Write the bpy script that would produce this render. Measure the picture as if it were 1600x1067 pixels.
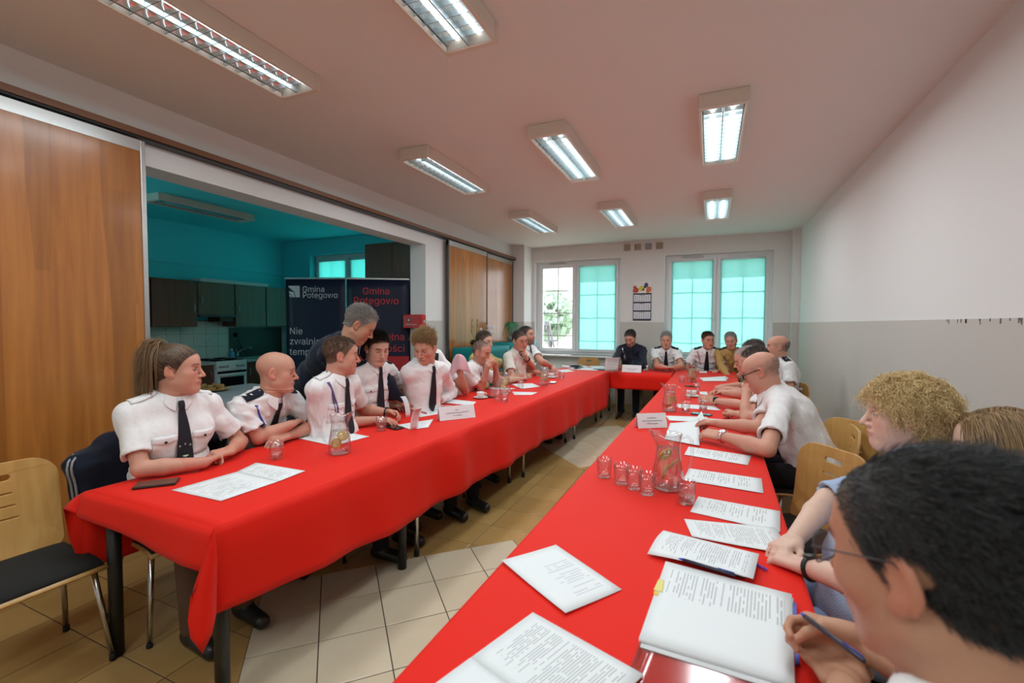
import bpy, bmesh, math, random
import numpy as np
from mathutils import Matrix, Vector
random.seed(7); np.random.seed(7)
SC = bpy.context.scene; COL = SC.collection
for o in list(bpy.data.objects): bpy.data.objects.remove(o)
# ---------------------------------------------------------------- camera (16 mm lens, eye height 1.49 m)
F_PX, YAW, PITCH, ROLL, EYE = 709.43, .411297, .0396374, .0043998, 1.49
_F = np.array([-math.sin(YAW) * math.cos(PITCH), math.cos(YAW) * math.cos(PITCH), -math.sin(PITCH)])
_R = np.array([math.cos(YAW), math.sin(YAW), 0.]); _U = np.cross(_R, _F)
_R2 = _R * math.cos(ROLL) + _U * math.sin(ROLL); _U2 = -_R * math.sin(ROLL) + _U * math.cos(ROLL)
CAM = np.array([0, 0, EYE])
cd = bpy.data.cameras.new('camera'); co = bpy.data.objects.new('camera', cd); COL.objects.link(co)
m = Matrix.Identity(4)
for i in range(3): m[i][0], m[i][1], m[i][2], m[i][3] = _R2[i], _U2[i], -_F[i], CAM[i]
co.matrix_world = m
cd.sensor_width = 36; cd.lens = 36 * F_PX / 1600; cd.clip_start = .05; cd.clip_end = 300
cd.dof.use_dof = True; cd.dof.focus_distance = 3.2; cd.dof.aperture_fstop = 3.2
SC.camera = co
# ---------------------------------------------------------------- world, exposure
SKY_STRENGTH, SUN_STRENGTH, LAMP_W, EXPOSURE = 3.6, 14.0, 14.0, 0.0
w = bpy.data.worlds.new('sky'); SC.world = w; w.use_nodes = True
nt = w.node_tree; bg = nt.nodes['Background']
tc = nt.nodes.new('ShaderNodeTexCoord'); sx = nt.nodes.new('ShaderNodeSeparateXYZ'); rp = nt.nodes.new('ShaderNodeValToRGB')
nt.links.new(tc.outputs['Generated'], sx.inputs[0]); nt.links.new(sx.outputs['Z'], rp.inputs[0]); nt.links.new(rp.outputs[0], bg.inputs[0])
rp.color_ramp.elements[0].position = 0.0; rp.color_ramp.elements[0].color = (.93, .96, 1, 1)
rp.color_ramp.elements[1].position = 0.8; rp.color_ramp.elements[1].color = (.62, .80, 1, 1)
bg.inputs[1].default_value = SKY_STRENGTH
sd = bpy.data.lights.new('sun', 'SUN'); so = bpy.data.objects.new('sun', sd); COL.objects.link(so)
sd.energy = SUN_STRENGTH; sd.angle = math.radians(1.0); sd.color = (1, .95, .86)
so.rotation_euler = (math.radians(-34), 0, math.radians(9))
SC.view_settings.view_transform = 'Standard'; SC.view_settings.look = 'None'; SC.view_settings.gamma = 1; SC.view_settings.use_curve_mapping = False
SC.view_settings.exposure = EXPOSURE
SC.cycles.use_denoising = True; SC.cycles.max_bounces = 10; SC.cycles.diffuse_bounces = 5; SC.cycles.transmission_bounces = 8; SC.cycles.transparent_max_bounces = 16
SC.cycles.caustics_reflective = False; SC.cycles.caustics_refractive = False; SC.cycles.sample_clamp_indirect = 4.0
# ---------------------------------------------------------------- pixel -> point on a real plane of the room
def ray(x, y): return _F + _R2 * (x - 800) / F_PX - _U2 * (y - 533.5) / F_PX
def onZ(x, y, z): d = ray(x, y); return CAM + d * (z - EYE) / d[2]
def onX(x, y, v): d = ray(x, y); return CAM + d * v / d[0]
def onY(x, y, v): d = ray(x, y); return CAM + d * v / d[1]
def atD(x, y, dep): return CAM + ray(x, y) * dep
# ---------------------------------------------------------------- materials
MATS = {}
def mat(name, col=(.8, .8, .8), rough=.5, metal=0, spec=.5, noise=0, nscale=20, bump=0, bscale=60, stretch=(1, 1, 1), alpha=1, sheen=0, coat=0, vcol=False, col2=None, trans=0, ior=1.45, emit=None, estr=0):
    if name in MATS: return MATS[name]
    m = bpy.data.materials.new(name); m.use_nodes = True; nt = m.node_tree; b = nt.nodes['Principled BSDF']; L = nt.links
    b.inputs['Base Color'].default_value = (*col, 1); b.inputs['Roughness'].default_value = rough; b.inputs['Metallic'].default_value = metal
    b.inputs['Specular IOR Level'].default_value = spec; b.inputs['IOR'].default_value = ior
    b.inputs['Transmission Weight'].default_value = trans
    if sheen: b.inputs['Sheen Weight'].default_value = sheen
    if coat: b.inputs['Coat Weight'].default_value = coat
    if emit: b.inputs['Emission Color'].default_value = (*emit, 1); b.inputs['Emission Strength'].default_value = estr
    tc = mp = None
    if noise or bump:
        tc = nt.nodes.new('ShaderNodeTexCoord'); mp = nt.nodes.new('ShaderNodeMapping'); mp.inputs['Scale'].default_value = stretch
        L.new(tc.outputs['Object'], mp.inputs[0])
    src = None
    if vcol:
        a = nt.nodes.new('ShaderNodeVertexColor'); a.layer_name = 'Col'; src = a.outputs['Color']
    if noise:
        n = nt.nodes.new('ShaderNodeTexNoise'); n.inputs['Scale'].default_value = nscale; n.inputs['Detail'].default_value = 5; L.new(mp.outputs[0], n.inputs[0])
        mx = nt.nodes.new('ShaderNodeMix'); mx.data_type = 'RGBA'
        if src is None:
            c2 = col2 or tuple(c * (1 - noise) for c in col)
            mx.inputs[6].default_value = (*col, 1); mx.inputs[7].default_value = (*c2, 1)
        else:
            mx.blend_type = 'MULTIPLY'; L.new(src, mx.inputs[6]); mx.inputs[7].default_value = (1 - noise, 1 - noise, 1 - noise, 1)
        L.new(n.outputs['Fac'], mx.inputs[0]); src = mx.outputs[2]
    if src is not None: L.new(src, b.inputs['Base Color'])
    if bump:
        n2 = nt.nodes.new('ShaderNodeTexNoise'); n2.inputs['Scale'].default_value = bscale; n2.inputs['Detail'].default_value = 4; L.new(mp.outputs[0], n2.inputs[0])
        bp = nt.nodes.new('ShaderNodeBump'); bp.inputs['Strength'].default_value = bump; bp.inputs['Distance'].default_value = .01
        L.new(n2.outputs['Fac'], bp.inputs['Height']); L.new(bp.outputs[0], b.inputs['Normal'])
    MATS[name] = m; return m
def wood(name, c1, c2, axis=2, scale=1.0, rough=.35, plank=0, coat=0):
    """laminate / veneer: long grain along an axis, optional printed staves"""
    if name in MATS: return MATS[name]
    m = bpy.data.materials.new(name); m.use_nodes = True; nt = m.node_tree; b = nt.nodes['Principled BSDF']; L = nt.links
    tc = nt.nodes.new('ShaderNodeTexCoord'); mp = nt.nodes.new('ShaderNodeMapping'); s = [14 * scale] * 3; s[axis] = .9 * scale; mp.inputs['Scale'].default_value = s
    L.new(tc.outputs['Object'], mp.inputs[0])
    n = nt.nodes.new('ShaderNodeTexNoise'); n.inputs['Scale'].default_value = 1.6; n.inputs['Detail'].default_value = 8; n.inputs['Distortion'].default_value = .6; L.new(mp.outputs[0], n.inputs[0])
    r = nt.nodes.new('ShaderNodeValToRGB'); r.color_ramp.elements[0].position = .3; r.color_ramp.elements[1].position = .72
    r.color_ramp.elements[0].color = (*c2, 1); r.color_ramp.elements[1].color = (*c1, 1); L.new(n.outputs['Fac'], r.inputs[0]); src = r.outputs[0]
    if plank:
        mp2 = nt.nodes.new('ShaderNodeMapping'); s2 = [1 / plank] * 3; s2[axis] = .35; mp2.inputs['Scale'].default_value = s2; L.new(tc.outputs['Object'], mp2.inputs[0])
        v = nt.nodes.new('ShaderNodeTexVoronoi'); v.distance = 'CHEBYCHEV'; v.inputs['Scale'].default_value = 1; v.inputs['Randomness'].default_value = .7; L.new(mp2.outputs[0], v.inputs['Vector'])
        hs = nt.nodes.new('ShaderNodeHueSaturation'); mr = nt.nodes.new('ShaderNodeMapRange'); mr.inputs[3].default_value = .8; mr.inputs[4].default_value = 1.15
        sp = nt.nodes.new('ShaderNodeSeparateColor'); L.new(v.outputs['Color'], sp.inputs[0]); L.new(sp.outputs[0], mr.inputs[0]); L.new(mr.outputs[0], hs.inputs['Value']); L.new(src, hs.inputs['Color']); src = hs.outputs[0]
    L.new(src, b.inputs['Base Color']); b.inputs['Roughness'].default_value = rough; b.inputs['Coat Weight'].default_value = coat; b.inputs['Coat Roughness'].default_value = .15
    MATS[name] = m; return m
# ---------------------------------------------------------------- mesh helpers
def link(o, parent=None):
    COL.objects.link(o)
    if parent is not None: o.parent = parent
    return o
def mesh_obj(name, V, F, mats, parent=None, smooth=False, cols=None, midx=None, uv=None):
    me = bpy.data.meshes.new(name)
    if isinstance(F, np.ndarray) and len(F) and F.shape[1] == 4 and len(F) > 200:
        me.vertices.add(len(V)); me.vertices.foreach_set('co', np.asarray(V, np.float32).ravel())
        me.loops.add(F.size); me.loops.foreach_set('vertex_index', F.astype(np.int32).ravel())
        me.polygons.add(len(F)); me.polygons.foreach_set('loop_start', np.arange(0, F.size, 4, dtype=np.int32))
        me.update(calc_edges=True)
    else:
        me.from_pydata([tuple(map(float, v)) for v in V], [], [tuple(map(int, f)) for f in F]); me.update()
    for mm in (mats if isinstance(mats, (list, tuple)) else [mats]):
        if mm is not None: me.materials.append(mm)
    if midx is not None: me.polygons.foreach_set('material_index', np.asarray(midx, np.int32))
    if smooth: me.polygons.foreach_set('use_smooth', np.ones(len(me.polygons), bool))
    if cols is not None:
        a = me.color_attributes.new('Col', 'FLOAT_COLOR', 'POINT'); c = np.ones((len(V), 4), np.float32); c[:, :3] = cols; a.data.foreach_set('color', c.ravel())
    if uv is not None:
        l = me.uv_layers.new(name='UVMap'); li = np.zeros(len(me.loops), np.int32); me.loops.foreach_get('vertex_index', li); l.data.foreach_set('uv', np.asarray(uv, np.float32)[li].ravel())
    return link(bpy.data.objects.new(name, me), parent)
def tag(o, label=None, cat=None, group=None, kind=None):
    if label: o['label'] = label
    if cat: o['category'] = cat
    if group: o['group'] = group
    if kind: o['kind'] = kind
    return o
def thing(name, label, cat, loc=(0, 0, 0), rz=0, group=None):
    o = bpy.data.objects.new(name, None); COL.objects.link(o); o.location = loc; o.rotation_euler = (0, 0, rz); o.empty_display_size = .1
    return tag(o, label, cat, group)
def dup(root, loc=None, rz=None, label=None, group=None):
    r = root.copy(); COL.objects.link(r)
    if loc is not None: r.location = loc
    if rz is not None: r.rotation_euler = (0, 0, rz)
    if label: r['label'] = label
    if group: r['group'] = group
    for ch in list(root.children):
        c = ch.copy(); COL.objects.link(c); c.parent = r
        for g in ch.children:
            d = g.copy(); COL.objects.link(d); d.parent = c
    return r
def rotz(a): return np.array([[math.cos(a), -math.sin(a), 0], [math.sin(a), math.cos(a), 0], [0, 0, 1.]])
def rotx(a): return np.array([[1, 0, 0], [0, math.cos(a), -math.sin(a)], [0, math.sin(a), math.cos(a)]])
def roty(a): return np.array([[math.cos(a), 0, math.sin(a)], [0, 1, 0], [-math.sin(a), 0, math.cos(a)]])
class MB:
    def __init__(self): self.V = []; self.F = []; self.M = []; self.cur = 0
    def add(self, V, F):
        o = len(self.V); self.V += [tuple(v) for v in V]; self.F += [tuple(i + o for i in f) for f in F]; self.M += [self.cur] * len(F); return self
    def box(self, c, s, R=None):
        c = np.asarray(c, float); h = np.asarray(s, float) / 2
        V = np.array([[x, y, z] for x in (-1, 1) for y in (-1, 1) for z in (-1, 1)], float) * h
        if R is not None: V = V @ np.asarray(R).T
        return self.add(V + c, [(0, 1, 3, 2), (4, 6, 7, 5), (0, 4, 5, 1), (2, 3, 7, 6), (0, 2, 6, 4), (1, 5, 7, 3)])
    def bb(self, a, b): a = np.asarray(a, float); b = np.asarray(b, float); return self.box((a + b) / 2, np.abs(b - a))
    def tube(self, pts, r, seg=8, caps=True, closed=False):
        P = np.asarray(pts, float); n = len(P); rs = [r] * n if np.isscalar(r) else r
        T = np.gradient(P, axis=0) if n > 2 else np.tile(P[1] - P[0], (2, 1))
        u = None; V = []
        for i in range(n):
            t = nrm3(T[i])
            if u is None: u = nrm3(np.cross(t, [0, 0, 1.] if abs(t[2]) < .9 else [1., 0, 0]))
            u = nrm3(u - t * (u @ t)); v = np.cross(t, u)
            for k in range(seg): a = 2 * math.pi * k / seg; V.append(P[i] + rs[i] * (math.cos(a) * u + math.sin(a) * v))
        F = [(i * seg + k, i * seg + (k + 1) % seg, (i + 1) * seg + (k + 1) % seg, (i + 1) * seg + k) for i in range(n - 1) for k in range(seg)]
        if closed: F += [((n - 1) * seg + k, (n - 1) * seg + (k + 1) % seg, (k + 1) % seg, k) for k in range(seg)]
        elif caps: F += [tuple(range(seg))[::-1], tuple((n - 1) * seg + k for k in range(seg))]
        return self.add(V, F)
    def lathe(self, prof, seg=20, c=(0, 0, 0), cap=True):
        V = [(c[0] + r * math.cos(2 * math.pi * k / seg), c[1] + r * math.sin(2 * math.pi * k / seg), c[2] + z) for r, z in prof for k in range(seg)]
        n = len(prof); F = [(i * seg + k, i * seg + (k + 1) % seg, (i + 1) * seg + (k + 1) % seg, (i + 1) * seg + k) for i in range(n - 1) for k in range(seg)]
        if cap: F += [tuple(range(seg))[::-1], tuple((n - 1) * seg + k for k in range(seg))]
        return self.add(V, F)
    def prism(self, pts, d):
        """closed outline (3-D points, planar) extruded by vector d"""
        P = [np.asarray(q, float) for q in pts]; n = len(P); d = np.asarray(d, float)
        return self.add(P + [q + d for q in P], [tuple(range(n))[::-1], tuple(range(n, 2 * n))] + [(i, (i + 1) % n, n + (i + 1) % n, n + i) for i in range(n)])
    def grid(self, P, flip=False):
        """P[i][j] array of points -> quads"""
        P = np.asarray(P, float); a, b = P.shape[:2]
        F = [(i * b + j, (i + 1) * b + j, (i + 1) * b + j + 1, i * b + j + 1) for i in range(a - 1) for j in range(b - 1)]
        if flip: F = [f[::-1] for f in F]
        return self.add(P.reshape(-1, 3), F)
    def build(self, name, mats, parent=None, smooth=False, bevel=0, solid=0, seg=2, auto=None):
        o = mesh_obj(name, self.V, self.F, mats, parent, smooth, midx=self.M if len(set(self.M)) > 1 else None)
        bm = bmesh.new(); bm.from_mesh(o.data); bmesh.ops.recalc_face_normals(bm, faces=bm.faces); bm.to_mesh(o.data); bm.free()
        if solid: md = o.modifiers.new('thickness', 'SOLIDIFY'); md.thickness = solid; md.offset = 0
        if bevel: md = o.modifiers.new('bevel', 'BEVEL'); md.width = bevel; md.segments = seg; md.limit_method = 'ANGLE'; md.harden_normals = False
        if auto:
            o.data.polygons.foreach_set('use_smooth', np.ones(len(o.data.polygons), bool)); o.data.set_sharp_from_angle(angle=math.radians(auto))
        return o
def nrm3(v): v = np.asarray(v, float); return v / (np.linalg.norm(v) + 1e-12)
def struct(o): o['kind'] = 'structure'; return o
def glass_mat(name, tint=(1, 1, 1), rough=0., refl=.09):
    """thin clear glass: light passes straight through, a little mirror reflection"""
    if name in MATS: return MATS[name]
    m = bpy.data.materials.new(name); m.use_nodes = True; nt = m.node_tree; L = nt.links; nt.nodes.remove(nt.nodes['Principled BSDF']); out = nt.nodes['Material Output']
    t = nt.nodes.new('ShaderNodeBsdfTransparent'); t.inputs[0].default_value = (*tint, 1); g = nt.nodes.new('ShaderNodeBsdfGlossy'); g.inputs['Roughness'].default_value = rough
    lw = nt.nodes.new('ShaderNodeLayerWeight'); lw.inputs[0].default_value = .5; pw_ = nt.nodes.new('ShaderNodeMath'); pw_.operation = 'POWER'; L.new(lw.outputs['Facing'], pw_.inputs[0]); pw_.inputs[1].default_value = 3.5; fr = nt.nodes.new('ShaderNodeMath'); fr.operation = 'MULTIPLY_ADD'; L.new(pw_.outputs[0], fr.inputs[0]); fr.inputs[1].default_value = .75; fr.inputs[2].default_value = refl; mx = nt.nodes.new('ShaderNodeMixShader'); L.new(fr.outputs[0], mx.inputs[0]); L.new(t.outputs[0], mx.inputs[1]); L.new(g.outputs[0], mx.inputs[2]); L.new(mx.outputs[0], out.inputs[0])
    MATS[name] = m; return m
FONT = None
try: FONT = bpy.data.fonts.load(bpy.utils.system_resource('DATAFILES', path='fonts') + '/Inter.woff2')
except Exception: FONT = None
def text_obj(name, s, p, right, up, size, m, parent=None, align='CENTER', ext=.0004):
    """flat lettering as a mesh"""
    c = bpy.data.curves.new(name, 'FONT'); c.body = s; c.size = size; c.align_x = align; c.align_y = 'CENTER'; c.extrude = ext; c.resolution_u = 4
    if FONT: c.font = FONT
    q = bpy.data.objects.new(name, c); COL.objects.link(q); bpy.context.view_layer.update()
    me = bpy.data.meshes.new_from_object(q.evaluated_get(bpy.context.evaluated_depsgraph_get())); bpy.data.objects.remove(q); me.materials.clear(); me.materials.append(m); me.name = name
    r = nrm3(right); u = nrm3(np.asarray(up) - r * (np.asarray(up) @ r)); n = np.cross(r, u); M4 = Matrix.Identity(4)
    for i in range(3): M4[i][0], M4[i][1], M4[i][2], M4[i][3] = r[i], u[i], n[i], p[i]
    me.transform(M4); o = link(bpy.data.objects.new(name, me), parent); o['kind'] = 'stuff'; return o
# ---------------------------------------------------------------- the room
XL, XR, YB, YN, ZC = -3.55, 1.27, 8.53, -2.6, 2.99
XK, YK, WT = -7.32, 6.11, .25                     # kitchen: far wall, window wall, thickness of the dividing wall
paint = mat('white_wall_paint', (.78, .78, .77), .75, spec=.25, bump=.05, bscale=220)
ceilm = mat('white_ceiling_paint', (.77, .76, .74), .85, spec=.2, bump=.03, bscale=160)
dado = mat('mosaic_plaster', (.70, .665, .62), .7, spec=.3, noise=.3, nscale=420, bump=.35, bscale=500)
def wall(name, boxes, m=paint):
    mb = MB()
    for a, b in boxes: mb.bb(a, b)
    return struct(mb.build(name, m))
wl = wall('wall_left', [((XL - WT, YN, 0), (XL, .9, ZC)), ((XL - WT, .9, 2.555), (XL, 5.2, ZC)), ((XL - WT, 5.2, 0), (XL, YB, ZC))])
wr = wall('wall_right', [((XR, YN, 0), (XR + .25, YB + .4, ZC))])
W1 = (-3.222, -1.537, .885, 2.71); W2 = (-.752, .933, .885, 2.71); YO = YB + .38
wb = wall('wall_back', [((XL - WT, YB, 0), (XR + .25, YO, W1[2])), ((XL - WT, YB, W1[3]), (XR + .25, YO, ZC)), ((XL - WT, YB, W1[2]), (W1[0], YO, W1[3])), ((W1[1], YB, W1[2]), (W2[0], YO, W1[3])), ((W2[1], YB, W1[2]), (XR + .25, YO, W1[3]))])
wf = wall('wall_front', [((XK - .2, YN - .2, 0), (XR + .25, YN, ZC))])
wall('trim_1', [((XL, 8.10, 0), (-3.285, YB, ZC))]); wall('trim_2', [((1.175, 8.30, 0), (XR, YB, ZC))])       # corner pilasters
def dado_on(parent, boxes):
    mb = MB()
    for a, b in boxes: mb.bb(a, b)
    return mb.build('dado_plaster', dado, parent)
DZ = 1.525; e = .006
dado_on(wr, [((XR - e, YN, 0), (XR, 8.30, DZ))])
dado_on(wb, [((-3.285, YB - e, 0), (W1[0], YB, DZ)), ((W1[1], YB - e, 0), (W2[0], YB, DZ)), ((W2[1], YB - e, 0), (1.175, YB, DZ)), ((W1[0], YB - e, 0), (W1[1], YB, W1[2] - .03)), ((W2[0], YB - e, 0), (W2[1], YB, W2[2] - .03))])
dado_on(wl, [((XL, 5.2, 0), (XL + e, 5.62, DZ)), ((XL - WT, 5.2 - e, 0), (XL + e, 5.2, DZ)), ((XL, 8.10 - e, 0), (-3.285 + e, 8.10, DZ)), ((-3.285, 8.1, 0), (-3.285 + e, YB, DZ))])
dado_on(bpy.data.objects['trim_2'], [((1.175 - e, 8.30 - e, 0), (XR, 8.30, DZ)), ((1.175 - e, 8.30, 0), (1.175, YB, DZ))])
scuff = mat('dark_scuffs', (.16, .14, .13), .8); mb = MB()
for i in range(16):
    y = random.uniform(2.7, 3.6); mb.bb((XR - e - .0015, y, DZ - random.uniform(.01, .035)), (XR - e, y + random.uniform(.004, .012), DZ))
mb.build('scuff_marks', scuff, wr)
# ceiling, kitchen shell
struct(wall('ceiling', [((XK - .2, YN - .2, ZC), (XR + .25, YO, ZC + .12))], ceilm))
kw = mat('kitchen_turquoise_paint', (.09, .72, .82), .7)
wk = wall('wall_kitchen', [((XK - .2, YN, 0), (XK, YK + .3, .85)), ((XK - .2, YN, 2.7), (XK, YK + .3, ZC)), ((XK - .2, YN, .85), (XK, -1.8, 2.7)), ((XK - .2, 2.6, .85), (XK, YK + .3, 2.7))], kw)  # gap left for the added, unseen side window
KW = (-6.663, -4.05, .90, 2.705)  # widened behind the tall cupboard to let more light into the kitchen
wall('wall_kitchen_window', [((XK, YK, 0), (XL - WT, YK + .3, KW[2])), ((XK, YK, KW[3]), (XL - WT, YK + .3, ZC)), ((XK, YK, KW[2]), (KW[0], YK + .3, KW[3])), ((KW[1], YK, KW[2]), (XL - WT, YK + .3, KW[3]))], kw)
struct(wall('ceiling_kitchen', [((XK, YN, ZC - .012), (XL - WT, YK, ZC - .001))], kw))
# ---- floor: tiles laid one by one
grout = mat('dark_grout', (.085, .065, .05), .9); ochre = [mat('ochre_tile_%d' % i, c, .30, spec=.45, noise=.18, nscale=9, coat=.15) for i, c in enumerate(((.45, .28, .095), (.48, .305, .11), (.42, .26, .09)))]
beige = [mat('beige_tile_%d' % i, c, .30, spec=.45, noise=.1, nscale=9, coat=.15) for i, c in enumerate(((.60, .52, .37), (.63, .55, .40)))]
fl = struct(MB().bb((XK - .2, YN - .2, -.12), (XR + .25, YO, -.004)).build('floor', grout))
PT = .308
def clip(poly, a, b, keep):
    """clips a polygon by the line a.p = b"""
    out = []
    for i in range(len(poly)):
        p, q = np.array(poly[i]), np.array(poly[(i + 1) % len(poly)]); dp, dq = keep * (a @ p - b), keep * (a @ q - b)
        if dp >= 0: out.append(p)
        if dp * dq < 0: out.append(p + (q - p) * dp / (dp - dq))
    return out
def in_view(c):
    d = np.array([c[0], c[1], 0]) - CAM; z = d @ _F
    if z < .5: return False
    x = 800 + F_PX * (d @ _R2) / z; y = 533.5 - F_PX * (d @ _U2) / z
    return -60 < x < 1100 and y < 1130
DC = [(-1.22, 1.75), (-1.22, 5.62)]; DH = 1.075          # centres and half-diagonals of the pale diamonds
tiles = []
def diamond_lines(c): return [(np.array([sx, sy]) / 1.0, sx * c[0] + sy * c[1] + DH) for sx in (-1, 1) for sy in (-1, 1)]
def outside(poly):
    res = [poly]
    for c in DC:
        nxt = []
        for pl in res:
            rest = pl
            for a, b in diamond_lines(c):
                o_ = clip(rest, a, b, 1)
                if len(o_) > 2: nxt.append(o_)
                rest = clip(rest, a, b, -1)
                if len(rest) < 3: break
        res = nxt
    return res
g = .0026
for i in range(-12, 17):
    for j in range(-9, 29):
        x0, y0 = -1.452 + i * PT - PT, 3.27 + (j - 11) * PT
        if x0 > XR or y0 > YB or x0 + PT < XL - .3 or y0 + PT < YN: continue
        pl = [np.array(q) for q in ((x0 + g, y0 + g), (x0 + PT - g, y0 + g), (x0 + PT - g, y0 + PT - g), (x0 + g, y0 + PT - g))]
        for pc in outside(pl):
            ar = abs(sum(pc[k][0] * pc[(k + 1) % len(pc)][1] - pc[k][1] * pc[(k + 1) % len(pc)][0] for k in range(len(pc)))) / 2
            if ar > .0008: tiles.append((pc, ochre[(i * 7 + j * 13 + (i * j) % 3) % 3]))
for c in DC:
    u, v = np.array([.7071, .7071]), np.array([-.7071, .7071]); n = 5; S_ = DH * math.sqrt(2) / n * 1.0
    for i in range(n):
        for j in range(n):
            p = np.array(c) + u * (i - n / 2) * S_ + v * (j - n / 2) * S_
            tiles.append(([p + u * g + v * g, p + u * (S_ - g) + v * g, p + u * (S_ - g) + v * (S_ - g), p + u * g + v * (S_ - g)], beige[(i + j * 3) % 2]))
def tile_mb(mb, pc):
    c = sum(pc) / len(pc); n = len(pc); V = [(*(c + (p - c) * .985), 0) for p in pc] + [(*p, -.0012) for p in pc] + [(*p, -.006) for p in pc]
    return mb.add(V, [tuple(range(n))] + [(k, n + k, n + (k + 1) % n, (k + 1) % n) for k in range(n)] + [(n + k, 2 * n + k, 2 * n + (k + 1) % n, n + (k + 1) % n) for k in range(n)])
tiles.sort(key=lambda t: np.hypot(*(sum(t[0]) / len(t[0]))) + (0 if in_view(sum(t[0]) / len(t[0])) else 100)); rest = MB(); rm = ochre + beige
for k, (pc, mt) in enumerate(tiles):
    if k < 298: tile_mb(MB(), pc).build('tile', mt, fl)
    else: rest.cur = rm.index(mt); tile_mb(rest, pc)
o = rest.build('tile_field', rm, fl); o['kind'] = 'stuff'
# ---- sliding door system of the left wall
DARKALU = mat('dark_bronze_profile', (.09, .085, .085), .4, .6)
alder = wood('alder_laminate', (.46, .175, .036), (.33, .112, .022), 2, 1.0, .30, plank=.13, coat=.3); alu = mat('brushed_aluminium', (.50, .50, .49), .35, .9); tb = mat('brown_track', (.20, .09, .045), .4)
tr = thing('sliding_door_track', 'long brown ceiling track along the left wall above the openings', 'rail')
mb = MB(); mb.bb((XL + .002, YN + .01, 2.712), (XL + .10, 8.09, 2.752)); mb.build('track_cover', tb, tr); mb = MB(); mb.bb((XL + .005, YN + .01, 2.700), (XL + .085, 8.09, 2.712)); mb.build('track_groove', mat('black_plastic', (.015, .015, .016), .4), tr)
def sliding(lbl, y0, y1, x, edge=(1, 1), z1=2.69):
    t = thing('sliding_door', lbl, 'door', (x, y0, 0))
    mb = MB(); mb.bb((0, .02, .04), (.03, y1 - y0 - .02, z1 - .075)); mb.build('door_leaf', alder, t)
    mb = MB(); mb.bb((-.004, 0, z1 - .075), (.034, y1 - y0, z1 - .004)); mb.build('top_rail', alu, t); mb = MB(); mb.bb((-.004, 0, .01), (.034, y1 - y0, .04)); mb.build('bottom_rail', alu, t)
    for k, yy in enumerate((0, y1 - y0 - .03)):
        mb = MB(); mb.bb((-.006, yy, .01), (.038, yy + .03, z1 - .004)); mb.build('edge_profile', alu if edge[k] else DARKALU, t, bevel=.004)
    return t
sliding('near wooden sliding door leaf with aluminium edge beside the seated woman', .62, 1.835, XL + .045)
sliding('far wooden sliding door leaf behind the orchid, left of its pair', 5.64, 6.90, XL + .052, (0, 0)); sliding('far wooden sliding door leaf behind the stone bust, next to the corner', 6.86, 8.08, XL + .010, (0, 0))
# ---- windows
pvc = mat('white_pvc', (.80, .82, .84), .3, spec=.5); pane_m = glass_mat('window_glass')
def blind_mat(name, tr):
    m = bpy.data.materials.new(name); m.use_nodes = True; nt = m.node_tree; L = nt.links; nt.nodes.remove(nt.nodes['Principled BSDF']); out = nt.nodes['Material Output']
    d = nt.nodes.new('ShaderNodeBsdfDiffuse'); d.inputs[0].default_value = (.20, .55, .52, 1); t = nt.nodes.new('ShaderNodeBsdfTranslucent'); t.inputs[0].default_value = (*tr, 1)
    mx = nt.nodes.new('ShaderNodeMixShader'); mx.inputs[0].default_value = .72; L.new(d.outputs[0], mx.inputs[1]); L.new(t.outputs[0], mx.inputs[2]); L.new(mx.outputs[0], out.inputs[0])
    return m
BLIND = blind_mat('teal_blind_fabric', (.18, .48, .43)); BLIND_K = blind_mat('brightened_teal_blind', (.10, .88, .84))  # kitchen copy made more translucent, to brighten the kitchen
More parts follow.
